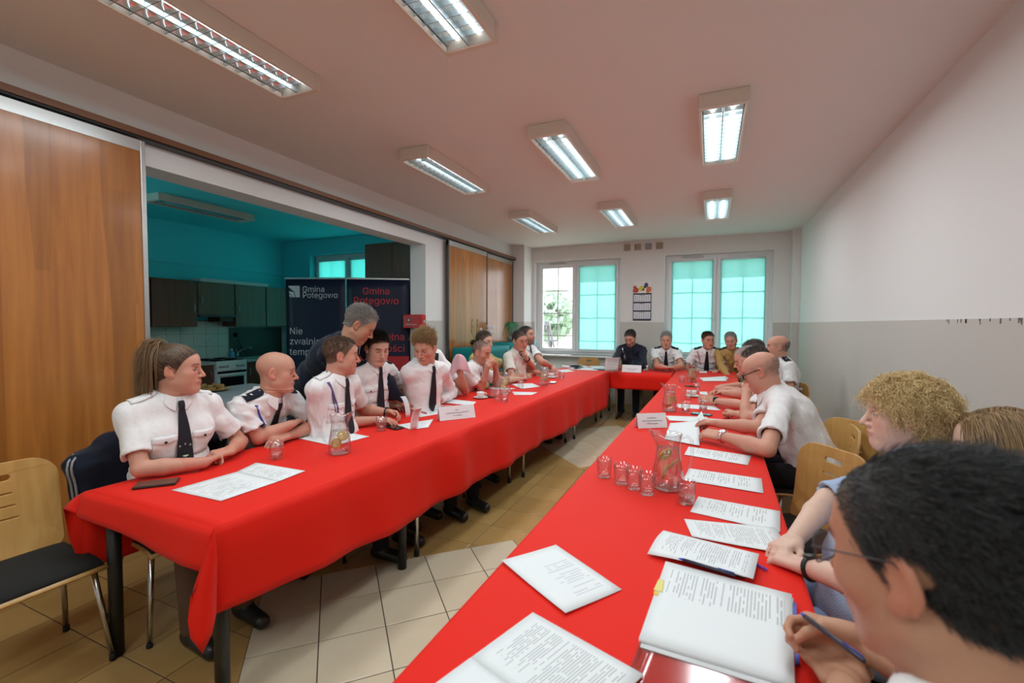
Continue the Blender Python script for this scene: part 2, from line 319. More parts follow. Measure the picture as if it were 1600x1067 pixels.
def window(num, x0, x1, z0, z1, yf, mull, blinds, vent=True, ysill=None, y_in=YB):
    """frame plane at yf; mull = x of the mullions"""
    t = bpy.data.objects.new('window_%d' % num, None); COL.objects.link(t); struct(t)
    fw = .055; mb = MB()
    for a, b in (((x0, z0), (x0 + fw, z1)), ((x1 - fw, z0), (x1, z1)), ((x0 + fw, z0), (x1 - fw, z0 + fw)), ((x0 + fw, z1 - fw), (x1 - fw, z1))): mb.bb((a[0], yf, a[1]), (b[0], yf + .07, b[1]))
    for q in mull: mb.bb((q - .025, yf + .005, z0 + .02), (q + .025, yf + .065, z1 - .02))
    mb.build('frame', pvc, t, bevel=.004)
    xs = [x0 + fw] + list(mull) + [x1 - fw]
    for i in range(len(xs) - 1):
        a, b = xs[i] + (.008 if i else 0), xs[i + 1] - (.008 if i < len(xs) - 2 else 0); s = .068; mb = MB()
        for p, q in (((a, z0 + fw), (a + s, z1 - fw)), ((b - s, z0 + fw), (b, z1 - fw)), ((a + s, z0 + fw), (b - s, z0 + fw + s)), ((a + s, z1 - fw - s), (b - s, z1 - fw))): mb.bb((p[0], yf - .02, p[1]), (q[0], yf + .05, q[1]))
        sa = mb.build('sash', pvc, t, bevel=.006)
        mb = MB(); mb.bb((a + s - .01, yf + .02, z0 + fw + s - .01), (b - s + .01, yf + .026, z1 - fw - s + .01)); mb.build('pane', pane_m, sa)
        mb = MB(); xm = (a + b) / 2; za, zb = z0 + fw + s, z1 - fw - s; mb.bb((xm - .009, yf + .028, za), (xm + .009, yf + .036, zb))
        for k in range(1, 4): zz = zb - (zb - za) * k / 3.55; mb.bb((a + s, yf + .028, zz - .009), (b - s, yf + .036, zz + .009))
        mb.build('glazing_bar', pvc, sa)
        if i < 1 or blinds[i] is None:
            hx = b - .032; mb = MB(); mb.bb((hx - .012, yf - .03, 1.62), (hx + .012, yf - .02, 1.70)); mb.tube([(hx, yf - .03, 1.66), (hx, yf - .055, 1.66), (hx, yf - .058, 1.55)], .008, 8); mb.build('handle', pvc, sa, True)
    mb = MB(); mb.bb((x0 - .02, y_in - .10 if ysill is None else ysill, z0 - .032), (x1 + .02, yf, z0)); struct(mb.build('sill', pvc, t, bevel=.006))
    if vent:
        c = (xs[0] + xs[1]) / 2; mb = MB(); mb.bb((c - .19, yf - .035, z1 - fw + .004), (c + .19, yf, z1 - fw + .034)); v = mb.build('trickle_vent', pvc, t, bevel=.006)
        mb = MB(); mb.bb((c - .17, yf - .037, z1 - fw + .015), (c + .17, yf - .034, z1 - fw + .022)); mb.build('vent_slot', DARKALU, v)
    return xs
YF = YB + .13
x1s = window(1, W1[0], W1[1], W1[2], W1[3], YF, [-2.41], (None, 1)); x2s = window(2, W2[0], W2[1], W2[2], W2[3], YF, [.085], (1, 1)); x3s = window(3, KW[0], KW[1], KW[2], KW[3], YK + .14, [-5.87, -5.02], (1, 1, 1), False, y_in=YK)
def blind(lbl, xa, xb, za, zb, y, fab=BLIND):
    t = thing('roller_blind', lbl, 'blind', ((xa + xb) / 2, y, za)); hw = (xb - xa) / 2; n = 24; H = zb - za
    mb = MB(); mb.grid([[(-hw + 2 * hw * i / 10, .0025 * math.sin(i * .9 + k * .25), H * k / n) for k in range(n + 1)] for i in range(11)]); mb.build('fabric', fab, t, True)
    mb = MB(); mb.tube([(-hw, 0, H - .01), (hw, 0, H - .01)], .017, 10); mb.build('roller_tube', pvc, t, True); mb = MB(); mb.bb((-hw, -.006, -.012), (hw, .006, .006)); mb.build('bottom_bar', pvc, t, bevel=.002)
    mb = MB(); mb.tube([(hw + .008, -.012, H - .02), (hw + .008, -.014, H * .25)], .0022, 5); mb.build('chain', pvc, t)
    return t
z0, z1 = W1[2] + .055 + .055, W1[3] - .055 - .035
blind('teal roller blind covering the right half of the left back window', -2.41 + .058, W1[1] - .055 - .05, z0, z1, YF - .034)
blind('teal roller blind on the back window nearest the wall calendar', x2s[0] + .05, .085 - .058, z0, z1, YF - .034)
blind('teal roller blind on the back window nearest the right corner', .085 + .058, x2s[2] - .05, z0, z1, YF - .034)
zk = (KW[2] + .11, KW[3] - .09)
for i, l in enumerate(('teal roller blind in the kitchen window, beside the wall corner', 'teal roller blind in the kitchen window, second from the wall corner', 'teal roller blind in the kitchen window, behind the tall cupboard')): blind(l, x3s[i] + .05, x3s[i + 1] - .05, zk[0], zk[1], YK + .14 - .034, BLIND_K)
t = bpy.data.objects.new('window_4', None); COL.objects.link(t); struct(t)  # unseen side window, added to brighten the kitchen
for k in range(4):
    a, b = -1.8 + 1.1 * k, -.7 + 1.1 * k; mb = MB()
    for p, q in (((a, .85), (a + .06, 2.7)), ((b - .06, .85), (b, 2.7)), ((a, .85), (b, .91)), ((a, 2.64), (b, 2.7))): mb.bb((XK - .14, p[0], p[1]), (XK - .08, q[0], q[1]))
    f_ = mb.build('sash', pvc, t, bevel=.005); mb = MB(); mb.bb((XK - .115, a + .05, .90), (XK - .109, b - .05, 2.65)); mb.build('pane', pane_m, f_); mb = MB(); mb.bb((XK - .062, a + .02, .87), (XK - .060, b - .02, 2.68)); mb.build('added_blind', BLIND_K, f_) if k in (0, 3) else None  # blinds over half the added window tint its light teal
# radiators under the windows
rad = mat('white_radiator_enamel', (.78, .79, .78), .35)
for lbl, xa, xb in (('white panel radiator under the left back window', -3.0, -1.7), ('white panel radiator under the right back window', -.6, .8)):
    t = thing('radiator', lbl, 'radiator', (xa, YB - .10, .14)); L_ = xb - xa; mb = MB(); mb.bb((0, 0, 0), (L_, .012, .58)); mb.bb((0, .07, 0), (L_, .08, .58))
    mb.build('panel', rad, t); mb = MB()
    for k in range(int(L_ / .05)): mb.tube([(.025 + k * .05, -.002, .03), (.025 + k * .05, -.002, .55)], .014, 6)
    mb.build('panel_ribs', rad, t, True); mb = MB(); mb.bb((0, -.008, .58), (L_, .085, .595)); mb.build('top_grille', rad, t, bevel=.003); mb = MB(); mb.tube([(L_ + .02, .04, -.13), (L_ + .02, .04, .06), (L_, .04, .06)], .009, 8); mb.build('pipe', rad, t, True)
# vents, calendar
for i in range(4):
    a = onY(975 + 16.4 * i, 382 - i, YB); xx = -1.483 + .1895 * i; t = thing('air_vent', ('beige square air vent under the ceiling, ' + ('first of the row, nearest the left window', 'second of the row from the left window', 'third of the row from the left window', 'last of the row, nearest the right window')[i]), 'vent', (xx + .058, YB, 2.888), group='air vents above the calendar')
    vm = mat('beige_vent' if i != 2 else 'grey_vent', (.50, .45, .34) if i != 2 else (.45, .46, .47), .5); mb = MB(); mb.bb((-.06, -.012, -.06), (.06, 0, .06)); mb.build('frame', vm, t, bevel=.004)
    for k in range(6): mb = MB(); mb.box((0, -.015, -.04 + k * .016), (.10, .012, .004), rotx(.5)); mb.build('slat', vm, t)
t = thing('wall_calendar', 'three-month wall calendar with colourful header hanging between the back windows', 'calendar', (-1.143, YB - e, 1.555))
mb = MB(); mb.bb((-.160, -.006, 0), (.160, 0, .50)); mb.build('backing_board', mat('navy_card', (.02, .025, .05), .6), t)
padp = mat('calendar_paper', (.72, .73, .78), .7); ink = mat('print_ink', (.06, .06, .09), .7)
for k in range(3):
    z = .03 + k * .155; mb = MB(); mb.bb((-.148, -.011, z), (.148, -.006, z + .128)); pd = mb.build('month_pad', padp, t); mb = MB()
    for r_ in range(5):
        for c_ in range(7): mb.bb((-.125 + c_ * .038, -.0115, z + .018 + r_ * .019), (-.113 + c_ * .038, -.011, z + .026 + r_ * .019))
    mb.bb((-.05, -.0115, z + .116), (.05, -.011, z + .123)); mb.build('dates', ink, pd)['kind'] = 'stuff'
mb = MB(); mb.bb((-.158, -.009, .495), (.158, -.001, .71)); hd = mb.build('header_picture', mat('calendar_header', (.80, .80, .80), .5), t)
for nm, c_, pts in (('red_print', (.50, .06, .03), [(-.13, .60, .030), (-.10, .55, .040), (-.135, .54, .032)]), ('orange_print', (.70, .16, .04), [(.115, .56, .045), (.10, .535, .035)]), ('yellow_print', (.70, .65, .06), [(-.01, .58, .042), (-.035, .575, .03)]), ('dark_print', (.05, .05, .09), [(.07, .64, .035), (.05, .61, .025), (.02, .56, .02)])):
    mb = MB()
    for x, z, r_ in pts: mb.prism([(x + r_ * math.cos(u), -.0095 - .0004 * pts.index((x, z, r_)), z + r_ * 1.2 * math.sin(u)) for u in np.linspace(0, 6.28, 14, endpoint=False)], (0, -.0004, 0))
    mb.build(nm, mat(nm, c_, .5), hd)
mb = MB(); mb.tube([(-.02, -.003, .71), (0, -.003, .78), (.02, -.003, .71)], .0015, 5); mb.build('hanging_string', pvc, t)
# ---------------------------------------------------------------- ceiling lights
lampw = mat('lamp_housing_white', (.72, .66, .58), .4); louv = mat('louvre_mirror', (.72, .80, .83), .22, 1.0); tubem = mat('fluorescent_tube', (1, 1, 1), .5, emit=(.92, .98, 1), estr=3.2); trim_d = mat('dark_gap', (.04, .04, .045), .5)
def ceiling_light(lbl, x, y, L_=1.20, w_=.30, lit=True, along='y', group='louvred ceiling lights'):
    t = thing('ceiling_light', lbl, 'ceiling light', (x, y, ZC), 0 if along == 'y' else math.pi / 2, group); h = .095; a, b = w_ / 2, L_ / 2
    mb = MB()
    for p, q in (((-a, -b + .04, -h), (-a + .022, b - .04, -.0005)), ((a - .022, -b + .04, -h), (a, b - .04, -.0005)), ((-a, -b, -h), (a, -b + .04, -.0005)), ((-a, b - .04, -h), (a, b, -.0005)), ((-a + .022, -b + .04, -.012), (a - .022, b - .04, -.001))): mb.bb(p, q)
    mb.build('housing', lampw, t, bevel=.006); mb = MB()
    for q_ in (-1, 1): mb.grid([[(q_ * (.003 + .118 * v), yy, -.016 - .020 * math.cos((v - .5) * 2.6) * 0 - .05 * abs(2 * v - 1) ** 2.2) for v in np.linspace(0, 1, 9)] for yy in (-b + .045, b - .045)])
    mb.build('reflector', louv, t, True)
    for q_ in (-1, 1):
        mb = MB(); mb.tube([(q_ * .062, -b + .05, -.040), (q_ * .062, b - .05, -.040)], .013, 10); mb.build('fluorescent_tube', tubem if lit else mat('tube_off', (.6, .62, .62), .3), t, True)
    mb = MB(); mb.bb((-.004, -b + .04, -.090), (.004, b - .04, -.045)); mb.build('centre_divider', louv, t); nb = 15
    me = None
    for k in range(1, nb):
        yy = -b + .04 + (L_ - .08) * k / nb
        if me is None:
            mb = MB()
            for q_ in (-1, 1): mb.prism([(q_ * .006, 0, -.090), (q_ * .125, 0, -.090), (q_ * .125, 0, -.058), (q_ * .065, 0, -.066), (q_ * .006, 0, -.058)], (0, .004, 0))
            o = mb.build('louvre_blade', louv, t); me = o.data
        else: o = bpy.data.objects.new('louvre_blade', me); link(o, t)
        o.location = (0, yy, 0)
    if lit:
        ld = bpy.data.lights.new('tube_light', 'AREA'); ld.shape = 'RECTANGLE'; ld.size = .23; ld.size_y = L_ - .12; ld.energy = LAMP_W; ld.color = (.87, .97, 1.0); lo = bpy.data.objects.new('tube_light', ld); link(lo, t); lo.location = (0, 0, -.0925)
    return t
for r_, (yy, rn) in enumerate(((1.52, 'nearest'), (3.86, 'middle'), (6.22, 'far'), (-.86, 'rearmost'))):
    for c_, (xx, cn) in enumerate(((-2.355, 'left, beside the sliding door wall'), (-1.155, 'centre of the ceiling'), (.05, 'right, towards the bare wall'))):
        ceiling_light('lit louvred fluorescent ceiling light, %s row, %s' % (rn, cn), xx, yy)
ceiling_light('unlit louvred ceiling light in the teal kitchen, nearest the wall cupboards', -5.97, 3.80, lit=False, group='kitchen ceiling lights'); ceiling_light('unlit louvred ceiling light in the kitchen, half hidden by the beam', -4.75, 3.35, lit=False, group='kitchen ceiling lights')
# ---------------------------------------------------------------- outside: ground, fence posts, trees
gd = mat('pale_gravel', (.55, .52, .45), .9, noise=.2, nscale=3); MB().bb((-60, YO + .02, -.62), (40, 80, -.5)).build('ground', gd)['kind'] = 'structure'
leafm = [mat('leaf_%d' % i, c, .7) for i, c in enumerate(((.55, .68, .54), (.62, .72, .60)))]; barkm = mat('bark', (.16, .11, .08), .9)
def tree(lbl, x, y, h, r_, k):
    t = thing('garden_tree', lbl, 'tree', (x, y, -.5), group='trees beyond the window'); rng = np.random.default_rng(k)
    mb = MB(); mb.tube([(0, 0, 0), (.05, 0, h * .4), (0, .05, h * .8)], [.12, .09, .04], 7); mb.build('trunk', barkm, t, True); n = 900
    c_ = rng.normal(0, 1, (n, 3)); c_ *= (rng.random((n, 1)) ** .4) / np.linalg.norm(c_, axis=1, keepdims=True); c_ = c_ * np.array([r_, r_, h * .42]) + np.array([0, 0, h * .62]); mb = MB()
    for p in c_:
        q = rng.normal(0, 1, (2, 3)) * .16; mb.add([p - q[0], p + q[1], p + q[0], p - q[1]], [(0, 1, 2, 3)])
    f = mb.build('foliage', leafm[k % 2], t); f['kind'] = 'stuff'
for i, (x, y, h, r_) in enumerate(((-9.5, 28, 4.2, 1.6), (-13.5, 30, 5.0, 2.0), (-6.3, 27, 3.2, 1.5), (-16.5, 44, 4.6, 2.0))): tree(('small bushy tree seen through the clear left window pane', 'tall leafy tree seen at the left edge of the clear pane', 'low rounded tree seen through the clear pane near the mullion', 'far tree behind the bushes outside the window')[i], x, y, h, r_, i)
t = thing('bell_frame', 'dark wooden A-shaped frame standing outside the clear window pane', 'frame', (-6.6, 19, -.5)); pw = mat('weathered_post', (.20, .19, .20), .8)
for q in ((-.55, 0), (.55, 0), (0, .6)): mb = MB(); mb.tube([(q[0], q[1], 0), (q[0] * .1, q[1] * .1, 2.1)], .05, 6); mb.build('leg', pw, t, True)
mb = MB(); mb.tube([(-.5, 0, 1.25), (.5, 0, 1.25)], .035, 6); mb.build('cross_bar', pw, t, True); mb = MB(); mb.lathe([(.02, .15), (.07, .12), (.10, -.02), (.14, -.06)], 12, (0, 0, 1.95)); mb.build('bell', pw, t, True)
# ---------------------------------------------------------------- tables under red cloths
red = mat('red_tablecloth', (.74, .014, .005), .62, spec=.20, bump=.05, bscale=1500, sheen=.04); hemm = mat('hem_thread', (.55, .12, .10), .8)
ttop = wood('beech_table_top', (.52, .33, .16), (.42, .25, .11), 1); blk = mat('black_enamel', (.012, .013, .012), .35); chrome = mat('chrome_tube', (.55, .54, .52), .22, 1); rubber = mat('rubber_foot', (.015, .015, .015), .8)
def lx(y): return -1.633 + (y - 1.05) * .0344          # inner edge of the left row
def rx(y): return -.585 + (y - .73) * .0175            # inner edge of the right row
def table(lbl, x0, x1, y0, y1, kind, along='y'):
    t = thing('folding_table', lbl, 'table', ((x0 + x1) / 2, (y0 + y1) / 2, 0), 0, 'tables under the red cloths'); a, b = (x1 - x0) / 2 - .012, (y1 - y0) / 2 - .008
    mb = MB(); mb.bb((-a, -b, .718), (a, b, .743)); mb.build('tabletop', ttop, t, bevel=.004)
    for sx in (-1, 1):
        for sy in (-1, 1):
            mb = MB(); px_, py = sx * (a - .10), sy * (b - .09)
            if kind == 'square': px_, py = sx * (a - .045), sy * (b - .04); mb.tube([(px_, py, 0), (px_, py, .718)], .0265, 12)
            else: mb.tube([(px_, py, .012), (px_, py, .30), (px_, py - sy * .02, .40), (px_, py - sy * .10, .46), (px_, py - sy * .20, .718)] if kind == 'curved' else [(px_, py, .012), (px_, py, .718)], .0145, 10)
            l = mb.build('leg', blk if kind == 'square' else chrome, t, True)
            if kind != 'square': mb = MB(); mb.lathe([(.0175, 0), (.0175, .035), (.015, .045)], 10, (px_, py, 0)); mb.build('foot_cap', rubber, l, True)
    mb = MB()
    for sy in (-1, 1): mb.bb((-a + .06, sy * (b - .05) - .012, .68), (a - .06, sy * (b - .05) + .012, .718))
    for sx in (-1, 1): mb.bb((sx * (a - .06) - .010, -b + .06, .68), (sx * (a - .06) + .010, b - .06, .718))
    mb.build('apron', blk if kind == 'square' else chrome, t)
    return t
for i, (a, b, k, l) in enumerate(((1.06, 2.265, 'square', 'black-legged table under the near end of the left red cloth'), (2.275, 3.93, 'curved', 'folding table under the left red cloth, second from the near end'), (3.94, 5.55, 'curved', 'folding table under the left red cloth, third from the near end'), (5.56, 6.97, 'curved', 'folding table under the left red cloth, last before the corner'))):
    table(l, lx((a + b) / 2) - .85, lx((a + b) / 2) - .02, a, b, k)
table('table under the back red cloth, in the left corner', -2.27, -1.45, 7.03, 7.86, 'plain'); table('table under the back red cloth, between the two rows', -1.43, -.52, 7.03, 7.86, 'plain')
for i, (a, b) in enumerate(((.36, 1.9), (1.92, 3.6), (3.62, 5.3), (5.32, 6.98))):
    table('folding table under the right red cloth, %s from the camera end' % ('first', 'second', 'third', 'fourth')[i], rx((a + b) / 2) + .02, rx((a + b) / 2) + .80, a, b, 'plain')
table('table under the back red cloth, in the right corner', -.50, .30, 7.03, 7.86, 'plain')
def wave(y, s, k): return (.020 * math.sin(y * 4.1 + k) + .013 * math.sin(y * 9.7 + 2.1 * k) + .008 * math.sin(y * 17.3 + k)) * s
mb = MB(); ys = np.concatenate([np.linspace(1.05, 1.3, 6), np.linspace(1.36, 7.9, 100)]); nd = 10; Z0 = .750; rows = []
def left_profile(y, k0=0):
    xf, xr = lx(y), lx(y) - .857; df = np.interp(y, [1.05, 2.0, 3.5, 6.9, 7.9], [.315, .385, .42, .49, .30]); P = []
    if y > 6.97: df = .012
    swag = math.exp(-((y - 2.62) / .22) ** 2)
    for j in range(nd, 0, -1):
        s = j / nd; P.append((xf + .006 + (.016 + .018 * s) * min(1, s * 4) + wave(y, s, .3) + swag * (.055 * s * (1 - s) * 2 * math.sin((y - 2.45) * 9) + .03 * s), y + .02 * s * swag, Z0 - .006 - df * s - .02 * wave(y * 1.3, s, 1) * 10 * .1))
    P.append((xf + .002, y, Z0 - .0015))
    for u in (.015, .15, .35, .5, .65, .85, .985): P.append((xf + (xr - xf) * u, y, Z0 + .0012 * math.sin(y * 3.1 + u * 7) * (0 < u < 1)))
    P.append((xr - .002, y, Z0 - .002))
    for j in range(1, nd + 1): s = j / nd; P.append((xr - .006 - .02 * s - wave(y, s, 2.2), y, Z0 - .006 - .36 * s))
    return P
g = [left_profile(y) for y in ys]; mb.grid(g)
# near end flap and hanging corners
y0 = 1.05; g0 = g[0]; tops = [np.array(p) for p in g0[nd:nd + 9]]; flap = []
for i, p in enumerate(tops):
    u = i / 8; d_ = .105 + .035 * (1 - u) + .02 * math.sin(u * 5); flap.append([p + np.array([0, -.010 - .016 * s - .012 * s * math.sin(u * 9), -.004 - d_ * s]) if s else p for s in np.linspace(0, 1, 6)])
mb.grid(flap)
cf = np.array(tops[0]); A_ = [np.array(q) for q in g0[nd::-1]]; B_ = flap[0]; loft = []
for j in range(nd + 1):
    s = j / nd; a = A_[j]; b_ = np.array(B_[0]) * (1 - s) + np.array(B_[-1]) * s; c_ = cf + np.array([.030 * s, -.065 * s - .02 * math.sin(s * 3), -.415 * s]); d2 = cf + np.array([-.020 * s, -.085 * s, -.30 * s]); loft.append([a, (a + c_) / 2 + np.array([.012 * s, 0, 0]), c_, (c_ + d2) / 2 + np.array([-.01 * s, -.01 * s, 0]), d2, (d2 + b_) / 2 + np.array([-.01 * s, -.018 * s, 0]), b_])
mb.grid(loft)
A_ = [np.array(q) for q in g0[nd + 8:]]; B_ = flap[-1]; loft = []; cr = np.array(tops[-1])
for j in range(nd + 1):
    s = j / nd; a = A_[min(j, len(A_) - 1)]; b_ = np.array(B_[0]) * (1 - s) + np.array(B_[-1]) * s; c_ = cr + np.array([-.06 * s - .02 * math.sin(3 * s), -.05 * s, -.07 * s]); loft.append([a, (a + c_) / 2 + np.array([-.03 * s, 0, 0]), c_, (c_ + b_) / 2, b_])
mb.grid(loft)
c = mb.build('tablecloth', red, None, True, solid=.0016); tag(c, 'long red cloth over the left row of tables, its near corner hanging in a fold', 'tablecloth', 'red tablecloths')
mb = MB(); g = []
for x in np.linspace(lx(7) + .028, rx(7) - .028, 30):
    P = []
    for j in range(8, 0, -1): s = j / 8; P.append((x, 6.985 - .006 - .012 * min(1, 4 * s) - wave(x * 1.7, s, 4) * .6, Z0 - .010 - .235 * s))
    P += [(x, 6.985, Z0 - .006)] + [(x, y, Z0 - .0045) for y in (7.0, 7.3, 7.6, 7.87)] + [(x, 7.885 + .012, Z0 - .010 - .2 * s) for s in (0.02, .5, 1)]
    g.append(P)
mb.grid(g); c = mb.build('tablecloth', red, None, True, solid=.0016); tag(c, 'short red cloth over the back table, hanging between the two long rows', 'tablecloth', 'red tablecloths')
mb = MB(); g = []
for y in np.concatenate([[.34], np.linspace(.36, 7.88, 100)]):
    a, b = rx(y), rx(y) + .835; P = []
    for j in range(7, 0, -1): s = j / 7; P.append((a - .004 - .02 * min(1, 3 * s) - wave(y, s, 5) * .7, y, Z0 - .006 - (.30 if y < 6.97 else .01) * s))
    P += [(a - .001, y, Z0 - .002)] + [(a + (b - a) * u, y, Z0 + .0010 * math.sin(y * 2.7 + u * 6)) for u in (.012, .2, .4, .6, .8, .988)] + [(b + .001, y, Z0 - .002)]
    for j in range(1, 8): s = j / 7; P.append((b + .004 + .02 * min(1, 3 * s) + wave(y, s, 6) * .7, y, Z0 - .006 - .30 * s))
    g.append(P)
mb.grid(g); c = mb.build('tablecloth', red, None, True, solid=.0016); tag(c, 'long red cloth over the right row of tables, nearest the bare wall', 'tablecloth', 'red tablecloths')
# ---------------------------------------------------------------- plywood chairs
ply = wood('beech_plywood', (.62, .37, .12), (.50, .27, .075), 2, .8, .34, coat=.2); plyedge = mat('plywood_edge', (.66, .48, .26), .5); pad = mat('black_seat_felt', (.014, .015, .014), .95, bump=.15, bscale=700)
def rounded(w_, h_, r_, n=6, cx=0, cz=0, rt=None):
    P = []
    for sx, sz, a0 in ((1, 1, 0), (-1, 1, 90), (-1, -1, 180), (1, -1, 270)):
        rr = (rt or r_) if sz > 0 else r_
        for k in range(n + 1): a = math.radians(a0 + 90 * k / n); P.append((cx + sx * (w_ / 2 - rr) + rr * math.cos(a), cz + sz * (h_ / 2 - rr) + rr * math.sin(a)))
    return P
def holed_plate(outer, holes, th):
    cu = bpy.data.curves.new('plate', 'CURVE'); cu.dimensions = '2D'; cu.fill_mode = 'BOTH'; cu.extrude = th / 2; cu.bevel_depth = .0018; cu.bevel_resolution = 1
    for P in [outer] + holes:
        sp = cu.splines.new('POLY'); sp.points.add(len(P) - 1); sp.use_cyclic_u = True
        for q, (x, y) in zip(sp.points, P): q.co = (x, y, 0, 1)
    o = bpy.data.objects.new('plate', cu); COL.objects.link(o); bpy.context.view_layer.update()
    me = bpy.data.meshes.new_from_object(o.evaluated_get(bpy.context.evaluated_depsgraph_get())); bpy.data.objects.remove(o); return me
def make_chair(lbl, loc, deg):
    t = thing('plywood_chair', lbl, 'chair', loc, math.radians(deg), 'plywood chairs')
    out = rounded(.41, .42, .05, 7, 0, 0, .10); holes = [rounded(.105, .030, .0149, 5, 0, .145)] + [rounded(w_, .011, .0054, 4, 0, z) for w_, z in ((.11, .075), (.125, .020), (.14, -.035))]
    me = holed_plate(out, holes, .010); bm = bmesh.new(); bm.from_mesh(me)
    bmesh.ops.subdivide_edges(bm, edges=[e for e in bm.edges if e.calc_length() > .08], cuts=3, use_grid_fill=False); bmesh.ops.triangulate(bm, faces=bm.faces)
    for v in bm.verts:
        x, z, d = v.co.x, v.co.y, v.co.z; v.co = Vector((-.205 - .10 * (z + .21) - d + .30 * x * x + .25 * max(0, -.12 - z) ** 1.0 * .9, x * (1 + .05 * z), .655 + z))
    bm.to_mesh(me); bm.free(); me.materials.append(ply); me.polygons.foreach_set('use_smooth', np.ones(len(me.polygons), bool)); me.set_sharp_from_angle(angle=math.radians(35)); me.name = 'backrest'; link(bpy.data.objects.new('backrest', me), t)
    mb = MB(); g = [[(x, y, .442 - .020 * max(0, (x - .12) / .1) ** 2 + .02 * (y / .2) ** 2 * 0) for x in np.linspace(-.19, .215, 10)] for y in np.linspace(-.205, .205, 6)]; mb.grid(g); mb.build('seat_shell', ply, t, True, solid=.011)
    mb = MB(); g = [[(x, y, .452 - .020 * max(0, (x - .12) / .1) ** 2 + .007 * (1 - (y / .195) ** 6) * (1 - (x / .2) ** 6)) for x in np.linspace(-.165, .200, 14)] for y in np.linspace(-.195, .195, 12)]; mb.grid(g); mb.build('seat_pad', pad, t, True, solid=.014)
    mb = MB()
    for sy in (-1, 1): mb.tube([(.17, sy * .17, .425), (-.14, sy * .17, .425), (-.195, sy * .15, .44), (-.222, sy * .12, .52), (-.226, sy * .11, .62)], .010, 8)
    mb.build('frame', chrome, t, True)
    for sx, sy in ((1, 1), (1, -1), (-1, 1), (-1, -1)):
        mb = MB(); a = np.array([.15 if sx > 0 else -.13, sy * .175, .43]); b = np.array([.205 if sx > 0 else -.225, sy * .215, .02]); mb.tube([a, b], [.0125, .0105], 10); l = mb.build('leg', chrome, t, True); mb = MB(); mb.lathe([(.013, 0), (.013, .025), (.011, .032)], 10, (b[0], b[1], 0)); mb.build('foot_cap', rubber, l, True)
    return t
chair0 = make_chair('empty plywood chair with black seat pad at the near end of the left table', (-2.60, .875, 0), -2)
dup(chair0, (.39, 2.60, 0), math.radians(214), 'empty plywood chair turned at the right table, its slotted backrest in full view')
dup(chair0, (.70, 3.43, 0), math.radians(222), 'plywood chair nearest the bare right wall, behind the bald person with glasses')
dup(chair0, (-2.06, 8.10, 0), math.radians(-88), 'empty plywood chair at the back table under the left window')
# ---------------------------------------------------------------- kitchen
kc = wood('dark_cherry_front', (.16, .062, .036), (.10, .038, .022), 2, .8, .4); kc_lit = wood('cherry_front_lit', (.17, .085, .055), (.12, .055, .034), 2, .8, .4); steel = mat('steel', (.55, .55, .55), .3, .9); wenamel = mat('white_enamel', (.72, .74, .74), .3); bglass = mat('black_oven_glass', (.012, .012, .014), .1)  # paler fronts carry the kitchen window's light in their colour
FX = XK + .33
def cabinet(lbl, y0, y1, z0, z1, doors, xf=FX, hand=1, m_=kc):
    t = thing('wall_cupboard' if z0 > 1 else 'base_cupboard', lbl, 'cupboard', (XK + .003, y0, z0), 0, 'kitchen cupboards'); d = xf - XK; H = z1 - z0
    mb = MB(); mb.bb((0, .003, 0), (d - .02, y1 - y0 - .003, H)); mb.build('carcass', kc, t); w_ = (y1 - y0) / doors
    for k in range(doors):
        mb = MB(); mb.bb((d - .018, k * w_ + .004, .004), (d, (k + 1) * w_ - .004, H - .004)); dr = mb.build('door', m_, t, bevel=.003); hy = (k + 1) * w_ - .05 if (hand > 0) == (k % 2 == 0) else k * w_ + .05; zc = H * .42 if z0 > 1 else H * .80
        mb = MB(); mb.tube([(d, hy, zc - .06), (d + .022, hy, zc - .045), (d + .026, hy, zc), (d + .022, hy, zc + .045), (d, hy, zc + .06)], .005, 6); mb.build('handle', steel, dr, True)
    return t
cabinet('dark wall cupboard at the far left of the kitchen, half hidden by the door edge', 3.10, 3.71, 1.42, 2.10, 1); cabinet('dark wall cupboard left of the cooker hood', 3.72, 4.325, 1.42, 2.10, 1)
cabinet('short wall cupboard over the cooker', 4.335, 4.905, 1.60, 2.10, 1, hand=-1, m_=kc_lit); cabinet('pale-lit wall cupboard right of the cooker', 4.915, 5.46, 1.42, 2.10, 1, hand=-1, m_=kc_lit); cabinet('wall cupboard in the kitchen corner beside the banner', 5.47, 6.04, 1.42, 2.10, 1, m_=kc_lit)
t = thing('cooker_hood', 'slim dark cooker hood under the short wall cupboard', 'cooker hood', (XK + .003, 4.345, 1.50)); mb = MB(); mb.bb((0, 0, .07), (.36, .55, .098)); mb.build('hood_body', DARKALU, t, bevel=.004); mb = MB(); mb.bb((0, .34, 0), (.30, .55, .07)); mb.build('filter_box', mat('dark_red_plastic', (.05, .012, .010), .4), t)
cabinet('dark base cupboard left of the cooker', 3.60, 4.38, .10, .86, 1, XK + .58); cabinet('dark base cupboard with sink right of the cooker', 4.905, 6.04, .10, .86, 2, XK + .58, hand=-1)
for lbl, a, b in (('grey worktop left of the cooker', 3.60, 4.385), ('grey worktop around the sink, right of the cooker', 4.90, 6.05)):
    mb = MB(); mb.bb((XK + .004, a, .862), (XK + .62, b, .90)); tag(mb.build('worktop', mat('grey_worktop', (.42, .45, .45), .4), bevel=.004), lbl, 'worktop')
t = thing('gas_cooker', 'white freestanding cooker with black oven window and front knobs', 'cooker', (XK + .02, 4.395, 0)); mb = MB(); mb.bb((0, 0, .02), (.58, .495, .90)); mb.build('body', wenamel, t, bevel=.008); mb = MB(); mb.bb((.58, .005, .76), (.60, .49, .905)); cp = mb.build('control_panel', wenamel, t, bevel=.004)
